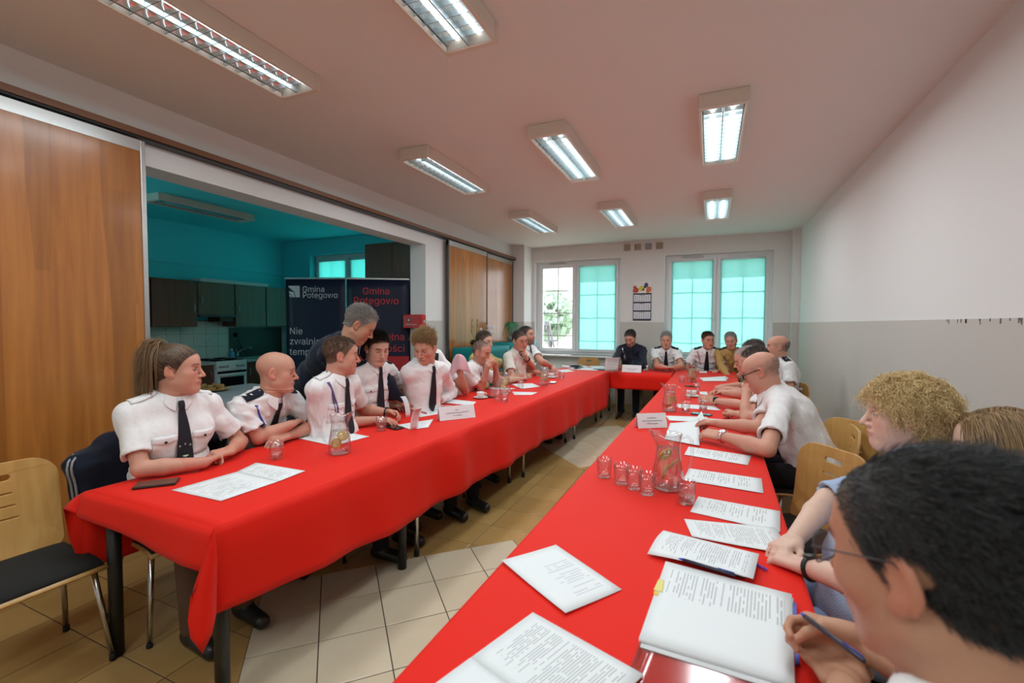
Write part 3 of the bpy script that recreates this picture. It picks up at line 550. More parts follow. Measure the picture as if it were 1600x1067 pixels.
for k in range(6): yy = .06 + k * .055 + (.10 if k > 2 else 0); mb = MB(); mb.tube([(.60, yy, .825), (.622, yy, .825)], .016, 12); mb.build('knob', steel, cp, True)
mb = MB(); mb.bb((.58, .01, .28), (.60, .485, .755)); od = mb.build('oven_door', wenamel, t, bevel=.004); mb = MB(); mb.bb((.60, .06, .32), (.602, .435, .66)); mb.build('oven_window', bglass, od); mb = MB(); mb.bb((.60, .02, .715), (.603, .475, .752)); mb.build('dark_strip', bglass, od); mb = MB(); mb.tube([(.60, .04, .69), (.63, .05, .69), (.63, .445, .69), (.60, .455, .69)], .009, 8); mb.build('handle', wenamel, od, True)
mb = MB(); mb.bb((.02, .02, .902), (.54, .475, .91)); mb.build('hob', bglass, t)
for a in (.15, .40):
    for b in (.13, .36): mb = MB(); mb.tube([(a + .09 * math.cos(u), b + .09 * math.sin(u), .918) for u in np.linspace(0, 6.28, 12, endpoint=False)], .006, 6, closed=True); mb.bb((a - .1, b - .004, .911), (a + .1, b + .004, .922)); mb.build('pan_support', blk, t)
tl = [mat('kitchen_tile_%d' % i, c_, .25) for i, c_ in enumerate(((.50, .55, .50), (.46, .52, .47)))]; mb = MB(); mb.bb((XK, 3.4, .86), (XK + .003, YK, 1.52)); mb.build('tile_bed', mat('tile_joint', (.16, .19, .18), .9), wk)
tme = None
for i in range(14):
    for j in range(3):
        if tme is None: mb = MB(); mb.bb((0, .0025, .0025), (.009, .1875, .1975)); o = mb.build('wall_tile', tl[0], wk, bevel=.0015); tme = o.data
        else: o = bpy.data.objects.new('wall_tile', tme); link(o, wk)
        o.location = (XK, 3.51 + i * .19 - .003, .905 + j * .20)
mb = MB(); mb.bb((XK, 1.0, 2.36), (XK + .045, YK, 2.41)); struct(mb.build('trim_3', kw)); mb = MB(); mb.bb((XK, 5.9, 2.425), (XK + .05, 6.0, 2.46)); struct(mb.build('trim_4', kw))
t = thing('roof_light_box', 'pale flat box lying on top of the wall cupboards', 'box', (XK + .02, 4.45, 2.10)); mb = MB(); mb.bb((0, 0, 0), (.20, 1.15, .055)); mb.build('box_body', wenamel, t, bevel=.004); mb = MB(); mb.bb((-.004, -.004, .045), (.204, 1.154, .062)); mb.build('box_lid', wenamel, t, bevel=.004); t.name = 'flat_box'
t = thing('dark_backboard', 'dark panel leaning on the tiles behind the sink', 'panel', (XK + .012, 5.02, .90)); mb = MB(); mb.bb((0, 0, 0), (.012, 1.0, .50)); mb.build('board', mat('dark_green_board', (.035, .05, .045), .5), t); mb = MB(); mb.bb((-.001, 0, .49), (.016, 1.0, .505)); mb.build('board_edge', DARKALU, t)
t = thing('kitchen_tap', 'chrome sink tap with bent spout behind the cooker', 'tap', (XK + .16, 5.06, .90)); mb = MB(); mb.tube([(0, 0, 0), (0, 0, .10)], .018, 10); mb.build('tap_body', chrome, t, True); mb = MB(); mb.tube([(0, 0, .08), (.02, .05, .13), (.06, .16, .17), (.08, .20, .15)], .009, 8); mb.build('spout', chrome, t, True); mb = MB(); mb.tube([(0, 0, .10), (-.02, -.02, .15)], .006, 6); mb.build('lever', chrome, t, True)
t = thing('soap_bottle', 'blue plastic bottle standing beside the cooker', 'bottle', (XK + .2, 4.93, .905)); mb = MB(); mb.lathe([(.035, 0), (.042, .02), (.042, .09), (.018, .12), (.016, .13)], 14); mb.build('bottle_body', mat('blue_plastic', (.08, .30, .50), .3), t, auto=50); mb = MB(); mb.lathe([(.019, .13), (.019, .155)], 12); mb.build('cap', wenamel, t, auto=40)
t = thing('wall_socket', 'wall socket with black plug and hanging cable over the sink', 'socket', (XK + .012, 5.12, 1.28)); mb = MB(); mb.bb((0, -.04, -.04), (.012, .04, .04)); mb.build('socket_plate', wenamel, t, bevel=.004); mb = MB(); mb.lathe([(.022, 0), (.022, .04), (.012, .055)], 10); o = mb.build('plug', rubber, t, True); o.rotation_euler = (0, math.pi / 2, 0); o.location = (.012, 0, 0); mb = MB(); mb.tube([(.05, 0, 0), (.07, .02, -.10), (.05, .10, -.25), (.09, .16, -.36)], .006, 6); mb.build('cable', rubber, t, True)
t = thing('utensil_hook', 'small wire hook rail on the tiles above the cooker', 'hook', (XK + .010, 4.66, 1.24)); mb = MB(); mb.bb((0, -.05, 0), (.006, .05, .02)); mb.build('rail', steel, t)
for q in (-.03, .03): mb = MB(); mb.tube([(.006, q, .01), (.03, q, .0), (.035, q, -.05), (.02, q, -.06)], .004, 6); mb.build('hook', steel, t, True)
t = thing('tall_cupboard', 'tall dark brown cupboard beside the kitchen window', 'cupboard', (-4.86, 5.50, 0)); mb = MB(); mb.bb((0, .02, 0), (1.02, .58, 2.69)); mb.build('carcass', kc, t); 
for k in range(2): mb = MB(); mb.bb((k * .51 + .003, 0, .08), (k * .51 + .507, .018, 2.685)); dr = mb.build('door', kc, t, bevel=.003); mb = MB(); hx = .46 if k == 0 else .56; mb.tube([(hx, 0, 1.0), (hx, -.025, 1.02), (hx, -.025, 1.14), (hx, 0, 1.16)], .005, 6); mb.build('handle', steel, dr, True)
t = thing('paper_towel_stand', 'slim pale upright stand beside the left banner', 'stand', (-5.42, 4.62, 0)); mb = MB(); mb.lathe([(.12, 0), (.12, .02), (.018, .03), (.018, 1.30), (.03, 1.31), (.03, 1.36), (.01, 1.42)], 12); mb.build('post', wenamel, t, auto=40); t.name = 'slim_stand'; mb = MB(); mb.box((0, 0, 1.33), (.07, .05, .03)); mb.build('top_clamp', mat('blue_plastic2', (.05, .2, .55), .3), t, bevel=.004)
kt = thing('kitchen_table', 'table with pale grey patterned cloth in the kitchen behind the seated row', 'table', (-4.62, 3.02, 0)); mb = MB(); mb.bb((-.50, -.75, .70), (.50, .75, .735)); mb.build('tabletop', ttop, kt)
for sx in (-1, 1):
    for sy in (-1, 1): mb = MB(); mb.tube([(sx * .44, sy * .68, 0), (sx * .44, sy * .68, .70)], .025, 8); mb.build('leg', blk, kt, True)
gcl = mat('grey_damask_cloth', (.40, .42, .44), .75, noise=.3, nscale=14, spec=.3); mb = MB(); g = []
for x in np.linspace(-.52, .52, 9): g.append([(x, y, .745) for y in np.linspace(-.77, .77, 9)])
mb.grid(g); per = [(-.52, y) for y in np.linspace(-.77, .77, 14)] + [(x, .77) for x in np.linspace(-.52, .52, 12)] + [(.52, y) for y in np.linspace(.77, -.77, 14)] + [(x, -.77) for x in np.linspace(.52, -.52, 12)]
mb.grid([[(x * (1 + .02 * s + .012 * s * math.sin(i * 1.9)), y * (1 + .02 * s + .012 * s * math.cos(i * 1.7)), .745 - .34 * s) for s in np.linspace(0, 1, 5)] for i, (x, y) in enumerate(per + per[:1])])
c = mb.build('tablecloth', gcl, None, True); c.location = (-4.62, 3.02, 0); tag(c, 'pale grey patterned cloth draped over the kitchen table', 'tablecloth')
pp = onZ(346, 592, .77); t = thing('serving_plate', 'large plate of cakes on the grey kitchen tablecloth', 'plate', (-4.93, 3.20, .748)); mb = MB(); mb.lathe([(.02, 0), (.10, .002), (.165, .022), (.168, .025), (.10, .008), (.02, .006)], 28, cap=False); mb.build('plate_dish', mat('gold_rim_plate', (.50, .40, .18), .3), t, True)
cake = mat('brown_cake', (.25, .12, .04), .8, noise=.6, nscale=60, col2=(.45, .30, .10))
for k in range(22):
    a, r_ = random.random() * 6.28, .11 * random.random() ** .5; mb = MB(); mb.box((0, 0, 0), (.04, .045, .03)); o = tag(mb.build('cake_piece', cake, bevel=.006), 'small brown square of cake on the large plate', 'cake', 'cakes on the kitchen plate'); o.location = (-4.93 + r_ * math.cos(a), 3.20 + r_ * math.sin(a), .748 + .026 + .030 * (k > 11)); o.rotation_euler = (0, 0, a * 3)
# ---------------------------------------------------------------- roll-up banners
navy = mat('navy_banner_print', (.010, .013, .035), .45, spec=.35); wht = mat('banner_white_print', (.55, .56, .60), .5); redp = mat('banner_red_print', (.55, .035, .04), .5)
def banner(lbl, A_, B_, H):
    A_, B_ = np.array(A_), np.array(B_); d = B_ - A_; L_ = float(np.hypot(d[0], d[1])); t = thing('roll_up_banner', lbl, 'banner', (A_[0], A_[1], 0), math.atan2(d[1], d[0]), 'roll-up banners'); mb = MB(); mb.grid([[(x, .004 * math.sin(x * 9 + z), z) for z in np.linspace(.09, H - .01, 14)] for x in np.linspace(0, L_, 9)]); mb.build('print_sheet', navy, t, True, solid=.001)
    mb = MB(); mb.bb((-.004, -.015, H - .02), (L_ + .004, .015, H + .004)); mb.build('top_rail', alu, t, bevel=.003); mb = MB(); mb.bb((-.01, -.09, .02), (L_ + .01, .09, .09)); mb.build('base_box', alu, t, bevel=.01); mb = MB(); mb.tube([(L_ / 2, .03, .09), (L_ / 2, .012, H - .02)], .008, 8); mb.build('support_pole', alu, t, True)
    for q in (.12, L_ - .12): mb = MB(); mb.bb((q - .02, -.17, .0), (q + .02, .17, .018)); mb.build('foot', alu, t)
    return t, L_
def put(name, s, x, z, size, m_, t, align='LEFT'):
    o = text_obj(name, s, (x, -.0075, z), (1, 0, 0), (0, 0, 1), size, m_, t, align); return o
BA, BB, BC, BD = onZ(446, 434, 2.1), onZ(539.5, 434, 2.1), onZ(541.5, 434, 2.1), onZ(639, 435.5, 2.1)
t, L1 = banner('dark navy roll-up banner with white lettering and square logo, left of the pair', BA[:2], BB[:2], 2.1)
put('lettering', 'Gmina', .235, 1.945, .150, wht, t); put('lettering', 'Potęgowo', .235, 1.865, .150, wht, t); put('lettering', 'Nie', .045, 1.375, .175, wht, t); put('lettering', 'zwalniamy', .045, 1.235, .175, wht, t); put('lettering', 'tempa', .045, 1.09, .175, wht, t)
sq = MB(); sx_, sz_, u_ = .045, 1.835, .155
for P in ([(0, 1), (1, 1), (1, 0), (.62, 0), (.52, .48), (0, .90)], [(.05, .52), (.46, .44), (.56, .0), (.30, 0), (.26, .20), (.05, .38)], [(.05, .26), (.20, .20), (.24, 0), (.12, 0), (.10, .10), (.05, .14)]): sq.prism([(sx_ + a * u_, -.0075, sz_ + b * u_) for a, b in P], (0, -.0006, 0))
lg = sq.build('logo', wht, t); lg['kind'] = 'stuff'
t, L2 = banner('dark navy roll-up banner with red lettering, right of the pair', BC[:2], BD[:2], 2.1)
put('lettering', 'Gmina', L2 * .47, 1.925, .175, redp, t, 'CENTER'); put('lettering', 'Potęgowo', L2 * .47, 1.795, .185, redp, t, 'CENTER'); put('lettering', 'pełna', L2 * .93, 1.30, .185, redp, t, 'RIGHT'); put('lettering', 'możliwości', L2 * .93, 1.14, .185, redp, t, 'RIGHT')
mb = MB(); mb.bb((.004, -.0070, .10), (L2 - .004, -.0062, 1.03)); mb.build('red_field', mat('banner_red_field', (.42, .02, .025), .45), t)
# ---------------------------------------------------------------- first-aid box
rb = mat('red_first_aid_steel', (.48, .012, .012), .35, spec=.4); t = thing('first_aid_box', 'red metal first-aid box with white cross hanging on the opening jamb', 'first-aid box', (-3.69, 5.2 - e, 1.42)); mb = MB(); mb.bb((-.15, -.11, 0), (.15, 0, .185)); mb.build('box_body', rb, t, bevel=.008)
mb = MB(); mb.bb((-.142, -.116, .008), (.142, -.11, .177)); dr = mb.build('door', rb, t, bevel=.003); mb = MB(); mb.bb((-.075, -.1175, .085), (-.025, -.116, .135)); cr = mb.build('black_square', blk, dr); mb = MB(); mb.bb((-.056, -.1187, .093), (-.044, -.1175, .127)); mb.bb((-.067, -.1187, .104), (-.033, -.1175, .116)); mb.build('white_cross', wenamel, cr)
text_obj('lettering', 'PIERWSZA POMOC', (-.01, -.1175, .050), (1, 0, 0), (0, 0, 1), .030, wenamel, dr); mb = MB(); mb.bb((.150, -.07, .075), (.156, -.035, .11)); mb.build('latch', steel, t)
# ---------------------------------------------------------------- teal covered stands with plants
teal = mat('teal_satin_cloth', (.0, .19, .20), .5, spec=.35)
def stand(lbl, x0, x1, y0, y1, z):
    t = thing('covered_stand', lbl, 'stand', ((x0 + x1) / 2, (y0 + y1) / 2, 0), 0, 'teal covered stands'); a, b = (x1 - x0) / 2, (y1 - y0) / 2; mb = MB(); mb.bb((-a + .02, -b + .02, z - .03), (a - .02, b - .02, z - .006)); mb.build('board', ttop, t)
    for sx in (-1, 1):
        for sy in (-1, 1): mb = MB(); mb.bb((sx * (a - .05) - .02, sy * (b - .05) - .02, 0), (sx * (a - .05) + .02, sy * (b - .05) + .02, z - .03)); mb.build('leg', blk, t)
    mb = MB(); per = []
    for (xa, ya), (xb, yb) in (((-a, -b), (a, -b)), ((a, -b), (a, b)), ((a, b), (-a, b)), ((-a, b), (-a, -b))):
        for k in range(10): per.append((xa + (xb - xa) * k / 10, ya + (yb - ya) * k / 10))
    per.append(per[0]); mb.grid([[(x, y, z) for y in np.linspace(-b, b, 8)] for x in np.linspace(-a, a, 6)])
    mb.grid([[(x * (1 + .05 * s + .10 * s * (.5 + .5 * math.sin(i * 1.257)) * (abs(x) > a - .01)), y + .02 * s * math.sin(i * 2.1) * (abs(y) > b - .01), z - .62 * s) for s in np.linspace(0, 1, 9)] for i, (x, y) in enumerate(per)]); mb.build('cloth_cover', teal, t, True, solid=.002); return t
stand('teal cloth covered stand holding the white orchid', -3.38, -2.98, 5.62, 6.72, 1.135); stand('teal cloth covered stand holding the stone bust planter', -3.38, -2.98, 6.78, 7.95, 1.165)
grn = mat('plant_green', (.05, .20, .05), .5); dkpot = mat('dark_glazed_bowl', (.03, .018, .014), .25); petal = mat('orchid_petal', (.80, .76, .80), .6)
t = thing('potted_orchid', 'white orchid and small leafy twigs in a dark round bowl', 'plant', (-3.20, 6.08, 1.138)); mb = MB(); mb.lathe([(.04, 0), (.11, .02), (.135, .06), (.12, .10), (.11, .105), (.105, .09)], 20); mb.build('bowl', dkpot, t, True)
rg = np.random.default_rng(4)
for k in range(5):
    a = -1.2 + k * .6; tp = np.array([.16 * math.cos(a), .10 * math.sin(a) + .08, .22 + .05 * (k % 2)]); mid = np.array([.06 * math.cos(a), .06 * math.sin(a), .22]); mb = MB(); mb.tube([(0, 0, .08), mid, tp], [.004, .003, .002], 5); mb.build('stem', grn, t, True)
    for j in range(3):
        c = tp + rg.normal(0, .025, 3); mb = MB()
        for q in range(5): u = 6.28 * q / 5; v1 = np.array([math.cos(u), .3, math.sin(u)]) * .026; v2 = np.array([math.cos(u + .6), .3, math.sin(u + .6)]) * .020; v3 = np.array([math.cos(u - .6), .3, math.sin(u - .6)]) * .020; mb.add([c, c + v3, c + v1 * 1.25, c + v2], [(0, 1, 2, 3)])
        mb.build('flower', petal, t)
for k in range(2):
    x = -.10 + .09 * k; mb = MB(); mb.tube([(x * .3, -.03, .08), (x, -.05, .22), (x + .01, -.05, .42)], .004, 5); st = mb.build('twig', grn, t, True); mb = MB()
    for j in range(12):
        z = .20 + j * .018; u = j * 2.4; c = np.array([x + .01, -.05, z]); d = np.array([math.cos(u), math.sin(u) * .5, .5]) * .035; s_ = np.array([-math.sin(u), math.cos(u), 0]) * .012; mb.add([c, c + d * .5 + s_, c + d, c + d * .5 - s_], [(0, 1, 2, 3)])
    mb.build('leaves', grn, st)['kind'] = 'stuff'
for k in range(6):
    u = k * 1.05; d = np.array([math.cos(u), math.sin(u), 0]); s_ = np.array([-math.sin(u), math.cos(u), 0]); mb = MB(); mb.grid([[np.array([0, 0, .09]) + d * q * .15 + s_ * w_ * .028 * math.sin(3.0 * q + .1) + np.array([0, 0, .10 * q - .12 * q * q]) for w_ in (-1, 0, 1)] for q in np.linspace(0, 1, 6)]); mb.build('leaf', grn, t, True)
stone = mat('grey_stone', (.22, .23, .23), .8, bump=.2, bscale=90); bust = dict(x=-3.20, y=7.32, z=1.168)
t = thing('bust_planter', 'grey stone bust planter with long trailing grass for hair', 'planter', (-3.20, 7.32, 1.168)); BUST = t
rg = np.random.default_rng(9); mb = MB()
for k in range(260):
    a = rg.random() * 6.28; r0 = .05 * rg.random(); L_ = rg.uniform(.16, .34); d = np.array([math.cos(a), math.sin(a), 0]); side = np.array([-d[1], d[0], 0]) * .004
    P = [np.array([r0 * d[0], r0 * d[1], .30]) + d * L_ * .55 * q + np.array([0, 0, .22 * q - .42 * q * q * L_ / .3]) for q in np.linspace(0, 1, 6)]; mb.grid([[p - side * (1 - i / 6), p + side * (1 - i / 6)] for i, p in enumerate(P)])
mb.build('grass_hair', mat('spider_grass', (.06, .26, .12), .6), t)['kind'] = 'stuff'
# ---------------------------------------------------------------- things on the red cloths
TZ = .7525
def paper_mat(name, n=42, u0=.12, u1=.88, v0=.08, v1=.92, dark=.55, words=26, fill=.62, blue=False, rows=None):
    """white paper with printed (unreadable) text lines"""
    if name in MATS: return MATS[name]
    m = bpy.data.materials.new(name); m.use_nodes = True; nt = m.node_tree; L = nt.links; b = nt.nodes['Principled BSDF']; b.inputs['Roughness'].default_value = .65; b.inputs['Specular IOR Level'].default_value = .3
    def mth(op, a, c=None, d=None):
        q = nt.nodes.new('ShaderNodeMath'); q.operation = op
        for k, x in enumerate((a, c, d)):
            if x is None: continue
            if isinstance(x, (int, float)): q.inputs[k].default_value = x
            else: L.new(x, q.inputs[k])
        return q.outputs[0]
    uv = nt.nodes.new('ShaderNodeUVMap'); sp = nt.nodes.new('ShaderNodeSeparateXYZ'); L.new(uv.outputs[0], sp.inputs[0]); u, v = sp.outputs[0], sp.outputs[1]
    vl = mth('MULTIPLY', v, float(n)); row = mth('FLOOR', vl); fr = mth('FRACT', vl)
    cb = nt.nodes.new('ShaderNodeCombineXYZ'); L.new(mth('FLOOR', mth('MULTIPLY', u, float(words))), cb.inputs[0]); L.new(row, cb.inputs[1]); wn = nt.nodes.new('ShaderNodeTexWhiteNoise'); wn.noise_dimensions = '2D'; L.new(cb.outputs[0], wn.inputs['Vector'])
    w2 = nt.nodes.new('ShaderNodeTexWhiteNoise'); w2.noise_dimensions = '1D'; L.new(row, w2.inputs['W'])
    end = mth('MULTIPLY_ADD', w2.outputs['Value'], -(u1 - u0) * .45, u1 + .10)
    mask = mth('MULTIPLY', mth('LESS_THAN', fr, .40), mth('LESS_THAN', wn.outputs['Value'], fill + .2))
    for q in (mth('GREATER_THAN', u, u0), mth('LESS_THAN', u, u1), mth('LESS_THAN', u, end), mth('GREATER_THAN', v, v0), mth('LESS_THAN', v, v1), mth('GREATER_THAN', w2.outputs['Value'], .14)): mask = mth('MULTIPLY', mask, q)
    mx = nt.nodes.new('ShaderNodeMix'); mx.data_type = 'RGBA'; L.new(mth('MULTIPLY', mask, dark * .8), mx.inputs[0]); mx.inputs[6].default_value = (.76, .79, .80, 1); mx.inputs[7].default_value = (.08, .09, .30, 1) if blue else (.06, .06, .08, 1); L.new(mx.outputs[2], b.inputs['Base Color'])
    MATS[name] = m; return m
P_BLANK = mat('blank_paper', (.76, .79, .80), .65, spec=.3); P_TEXT = paper_mat('printed_page', 44); P_LIST = paper_mat('printed_list', 30, .10, .80, .10, .85, .5, 14, .5); P_TABLE = paper_mat('signed_table', 26, .14, .62, .30, .86, .35, 16, .6, True); P_SMALL = paper_mat('small_note', 16, .1, .9, .1, .9, .4)
def sheet(label, px, m_=None, z=0., th=.0009, lift=(0, 0, 0, 0), name='paper_sheet', cat='paper', group='papers on the red tables', sag=0., n=9, flip=0):
    """px: the four corners in the picture, in order; the sheet lies on the table top"""
    Q = [onZ(x, y, TZ + z) for x, y in px]; Q = Q[flip:] + Q[:flip]; c = sum(Q) / 4; mb = MB(); P = []; uv = []
    for i in range(n):
        u = i / (n - 1)
        for j in range(n):
            v = j / (n - 1); p = Q[0] * (1 - u) * (1 - v) + Q[1] * u * (1 - v) + Q[2] * u * v + Q[3] * (1 - u) * v
            h = lift[0] * ((1 - u) * (1 - v)) ** 2 + lift[1] * (u * (1 - v)) ** 2 + lift[2] * (u * v) ** 2 + lift[3] * ((1 - u) * v) ** 2 + sag * (math.sin(u * 3.14) ** 2) * .5 * (1 + math.sin(v * 5))
            P.append(p - np.array([c[0], c[1], TZ + z]) + np.array([0, 0, h + .0006])); uv.append((u, v))
    F = [(i * n + j, (i + 1) * n + j, (i + 1) * n + j + 1, i * n + j + 1) for i in range(n - 1) for j in range(n - 1)]
    o = mesh_obj(name, P, F, m_ or P_BLANK, None, True, uv=uv); md = o.modifiers.new('thickness', 'SOLIDIFY'); md.thickness = th; md.offset = 1; o.location = (c[0], c[1], TZ + z)
    bm = bmesh.new(); bm.from_mesh(o.data)
    if sum(f.normal.z for f in bm.faces) < 0: bmesh.ops.reverse_faces(bm, faces=bm.faces)
    bm.to_mesh(o.data); bm.free()
    return tag(o, label, cat, group)
sheet('printed sheet beside the phone at the near end of the left table', [(268, 766), (345, 783), (436, 752), (371, 737)], P_LIST, 0, flip=1); sheet('printed sheet overlapping the one beside the phone, nearer the glass', [(371, 737), (436, 752), (477, 736), (400, 723)], P_LIST, .0012, flip=1)
sheet('white sheet under the glass jug in front of the shaven-headed person', [(453, 682), (521, 697), (577, 682), (503, 668)], P_TEXT, flip=1)
sheet('loose pages under the hands of the person with the black bracelet', [(620, 664), (641, 671), (669, 668), (677, 655)], P_TEXT, flip=1); sheet('white pages with a red pen in front of the curly-haired person', [(651, 641), (656, 652), (684, 647), (692, 632)], P_TEXT); sheet('blank sheet behind the left name card', [(690, 629), (704, 623.5), (744, 628), (738, 634)], P_BLANK, .001)
def curled(label, a, b, h, bend, m_=P_TEXT):
    """a page lifted off the table by a hand: a-b is the foot line"""
    a, b = np.array(a), np.array(b); d = b - a; nrm_ = nrm3(np.cross(d, [0, 0, 1])); c = (a + b) / 2; n = 9; P = []; uv = []
    for i in range(n):
        for j in range(n): u, v = i / 8, j / 8; P.append(a + d * u + np.array([0, 0, h * math.sin(v * 1.45)]) + nrm_ * bend * (1 - math.cos(v * 1.5)) + nrm_ * .012 * math.sin(u * 3) - c); uv.append((u, v))
    o = mesh_obj('paper_sheet', P, [(i * n + j, (i + 1) * n + j, (i + 1) * n + j + 1, i * n + j + 1) for i in range(8) for j in range(8)], m_, None, True, uv=uv); o.modifiers.new('thickness', 'SOLIDIFY').thickness = .0008; o.location = c; return tag(o, label, 'paper', 'papers on the red tables')
a, b = onZ(641, 672, TZ), onZ(653, 668, TZ); curled('page held upright at the fingertips of the person with the black bracelet', a, b, .15, .05); a, b = onZ(634, 652, TZ), onZ(641, 650, TZ); curled('curled page lifted by the standing person in the dark suit', a, b, .16, -.06)
sheet('sheet tucked left of the second jug on the left table', [(756, 606), (772, 604.5), (806, 607), (790, 610)]); sheet('blank sheet lying right of the second jug on the left table', [(800, 612), (803, 617), (831, 617), (840, 613)]); sheet('blank sheet in front of the clasped hands on the left table', [(797, 599.5), (815, 607.5), (844, 604), (832, 599)])
sheet('sheet near the far cup on the left table', [(836, 585.5), (839, 588), (852, 585), (848, 582.5)]); sheet('sheet near the far glasses on the left table', [(869, 578.5), (880, 582), (898, 580), (886, 577)]); sheet('white sheet in the left corner of the tables', [(888, 571), (899, 577), (921, 573), (906, 570)])
fold = mat('navy_folder', (.03, .05, .12), .4)
sheet('dark blue folder on the back table in front of the uniformed person', [(927, 577), (950, 579.5), (971, 577), (955, 572)], fold, 0, .006, name='folder', cat='folder'); sheet('wide sheet on the back table left of the blue folder', [(886, 576.5), (932, 579), (942, 575), (900, 573.5)]); sheet('open document on the back table before the uniformed person', [(919, 572), (928, 576), (951, 576), (942, 571.5)], P_TEXT, .007); sheet('sheet at the left end of the back table', [(878, 571.5), (884, 574), (913, 573), (905, 570.5)], P_TEXT)
sheet('sheet beside the jug on the back table', [(1031, 578), (1034, 580), (1048, 578.5), (1044, 576)]); sheet('small sheet in front of the person with the tie clip', [(1092, 580), (1093, 582.5), (1105, 582.5), (1104, 579.5)]); sheet('small sheet between glass and jug on the back table', [(1004, 576), (1006, 579), (1014, 578), (1012, 575)])
for k, (q, l) in enumerate((([(1092, 590.5), (1099, 595), (1139, 592), (1134, 588)], 'lowest sheet of the pile at the right end of the tables'), ([(1097, 591), (1098, 595.5), (1136, 595.5), (1135, 590)], 'topmost sheet of the pile at the right end of the tables'))): sheet(l, q, P_BLANK, .004 * k, .003)
sheet('narrow strip of paper beneath the two glasses by the jug', [(1058, 631), (1060, 637), (1127, 641.5), (1116, 634)]); sheet('small note in front of the person with the black watch', [(1098, 619), (1099, 624), (1116, 626), (1112, 619.5)], P_SMALL); sheet('small note beside the clasped hands on the right table', [(1093, 612), (1094, 616), (1106, 617), (1105, 612)], P_SMALL)
sheet('white sheet behind the right name card', [(1040, 649.5), (1046, 657), (1112, 660), (1104, 651.5)]); sheet('sheet sticking out beyond the phone towards the clenched fist', [(1088, 653), (1094, 658), (1140, 662), (1140, 656)], None, .0012); sheet('blank sheet under the hands of the bald person with glasses', [(1047, 661), (1038.5, 686), (1093, 697.5), (1093, 660.5)], P_BLANK, .002, lift=(0, 0, .004, .03)); sheet('page lifted between the fingers of the bald person with glasses', [(1080, 658), (1092, 667), (1108, 668), (1096, 652)], P_TEXT, .012, lift=(0, .01, .03, .05))
sheet('printed list right of the near jug, closest to the bald person', [(1076, 698), (1069, 710.5), (1168.5, 727), (1174, 712)], P_LIST); sheet('printed list beside the near jug, second from the bald person', [(1077, 732), (1067, 750), (1193, 771), (1190, 748)], P_LIST); sheet('printed list beyond the near single glass', [(1091, 776), (1078.5, 800), (1219, 832), (1219, 799)], P_LIST); sheet('page of text overlapping the printed list near the table edge', [(1069, 811), (1081, 840), (1238, 869), (1212, 826)], P_TEXT, .0015, lift=(0, .004, .004, .004))
sheet('curved booklet page lying over the black notebook', [(1036.5, 829), (1011.5, 857), (1177, 905), (1186, 866)], P_TEXT, .024, lift=(.0, -.018, .0, .0), sag=.01); sheet('attendance sheet with handwritten signatures lying askew near the table edge', [(783.6, 878.6), (883.5, 960.6), (971.5, 921.5), (868.6, 851.4)], P_TABLE, lift=(0, .006, .004, 0), flip=3)
sheet('right page of the open document at the camera end of the table', [(832.5, 958.5), (737, 1028.6), (905, 1150), (1006, 1056)], P_TEXT, .004, .003, flip=0); sheet('blank left page of the open document at the camera end of the table', [(736, 1029), (650, 1092), (818, 1214), (904, 1150.6)], P_BLANK, .004, .003)
sheet('clear plastic folder under the thick annotated document', [(1000, 1003), (968, 1085), (1225, 1180), (1252, 1075)], glass_mat('clear_folder', (.93, .90, .90), .12), .001, .001, name='plastic_folder', cat='folder')
thick = sheet('thick annotated document with a yellow marker in front of the person with the pen', [(1040, 882), (998, 1004), (1242, 1078), (1237, 934)], paper_mat('annotated_page', 38, .10, .46, .08, .95, .5, 22), .003, .010, name='document', cat='document')
sheet('lower sheets of the annotated document, slipped out at one corner', [(1046, 883), (1000, 1012), (1236, 1086), (1240, 936)], P_BLANK, .0015, .002, name='document', cat='document')
for nm, px, m_, z, th in (('yellow_marker', [(1029, 905), (1021, 922), (1035, 926), (1038, 908)], mat('yellow_sticky', (.75, .66, .22), .6), .0135, .0008), ('index_tab', [(1022, 924), (1021, 929), (1028, 931), (1029, 926)], mat('amber_tab', (.80, .50, .02), .5), .0135, .0012)):
    o = sheet('x', px, m_, z, th, name=nm); [o.__delitem__(k) for k in ('label', 'category', 'group')]; o.parent = thick; o.matrix_parent_inverse = Matrix.Translation(-thick.location)
sheet('blue binder strip along the edge of the annotated document', [(1239, 945), (1242.5, 1040), (1249, 1040), (1244, 946)], mat('blue_strip', (.06, .11, .42), .4), .003, .008, name='binder_strip', cat='folder strip', group='x').__delitem__('group')
nb = thing('notebook', 'closed black notebook with beige page edges under the booklet page', 'notebook', tuple(onZ(1100, 884, TZ))); Q = [onZ(x, y, TZ) - np.array(nb.location) for x, y in ((1040, 866), (1162, 904), (1180, 884), (1062, 850))]
mb = MB(); mb.prism([q + np.array([0, 0, .003]) for q in Q], (0, 0, .011)); mb.build('page_block', mat('beige_page_edge', (.55, .42, .30), .8), nb); c = sum(Q) / 4; mb = MB(); mb.prism([c + (q - c) * 1.02 + np.array([0, 0, .014]) for q in Q], (0, 0, .003)); mb.prism([c + (q - c) * 1.02 for q in Q], (0, 0, .003)); mb.build('cover', mat('notebook_black', (.015, .02, .025), .4), nb)
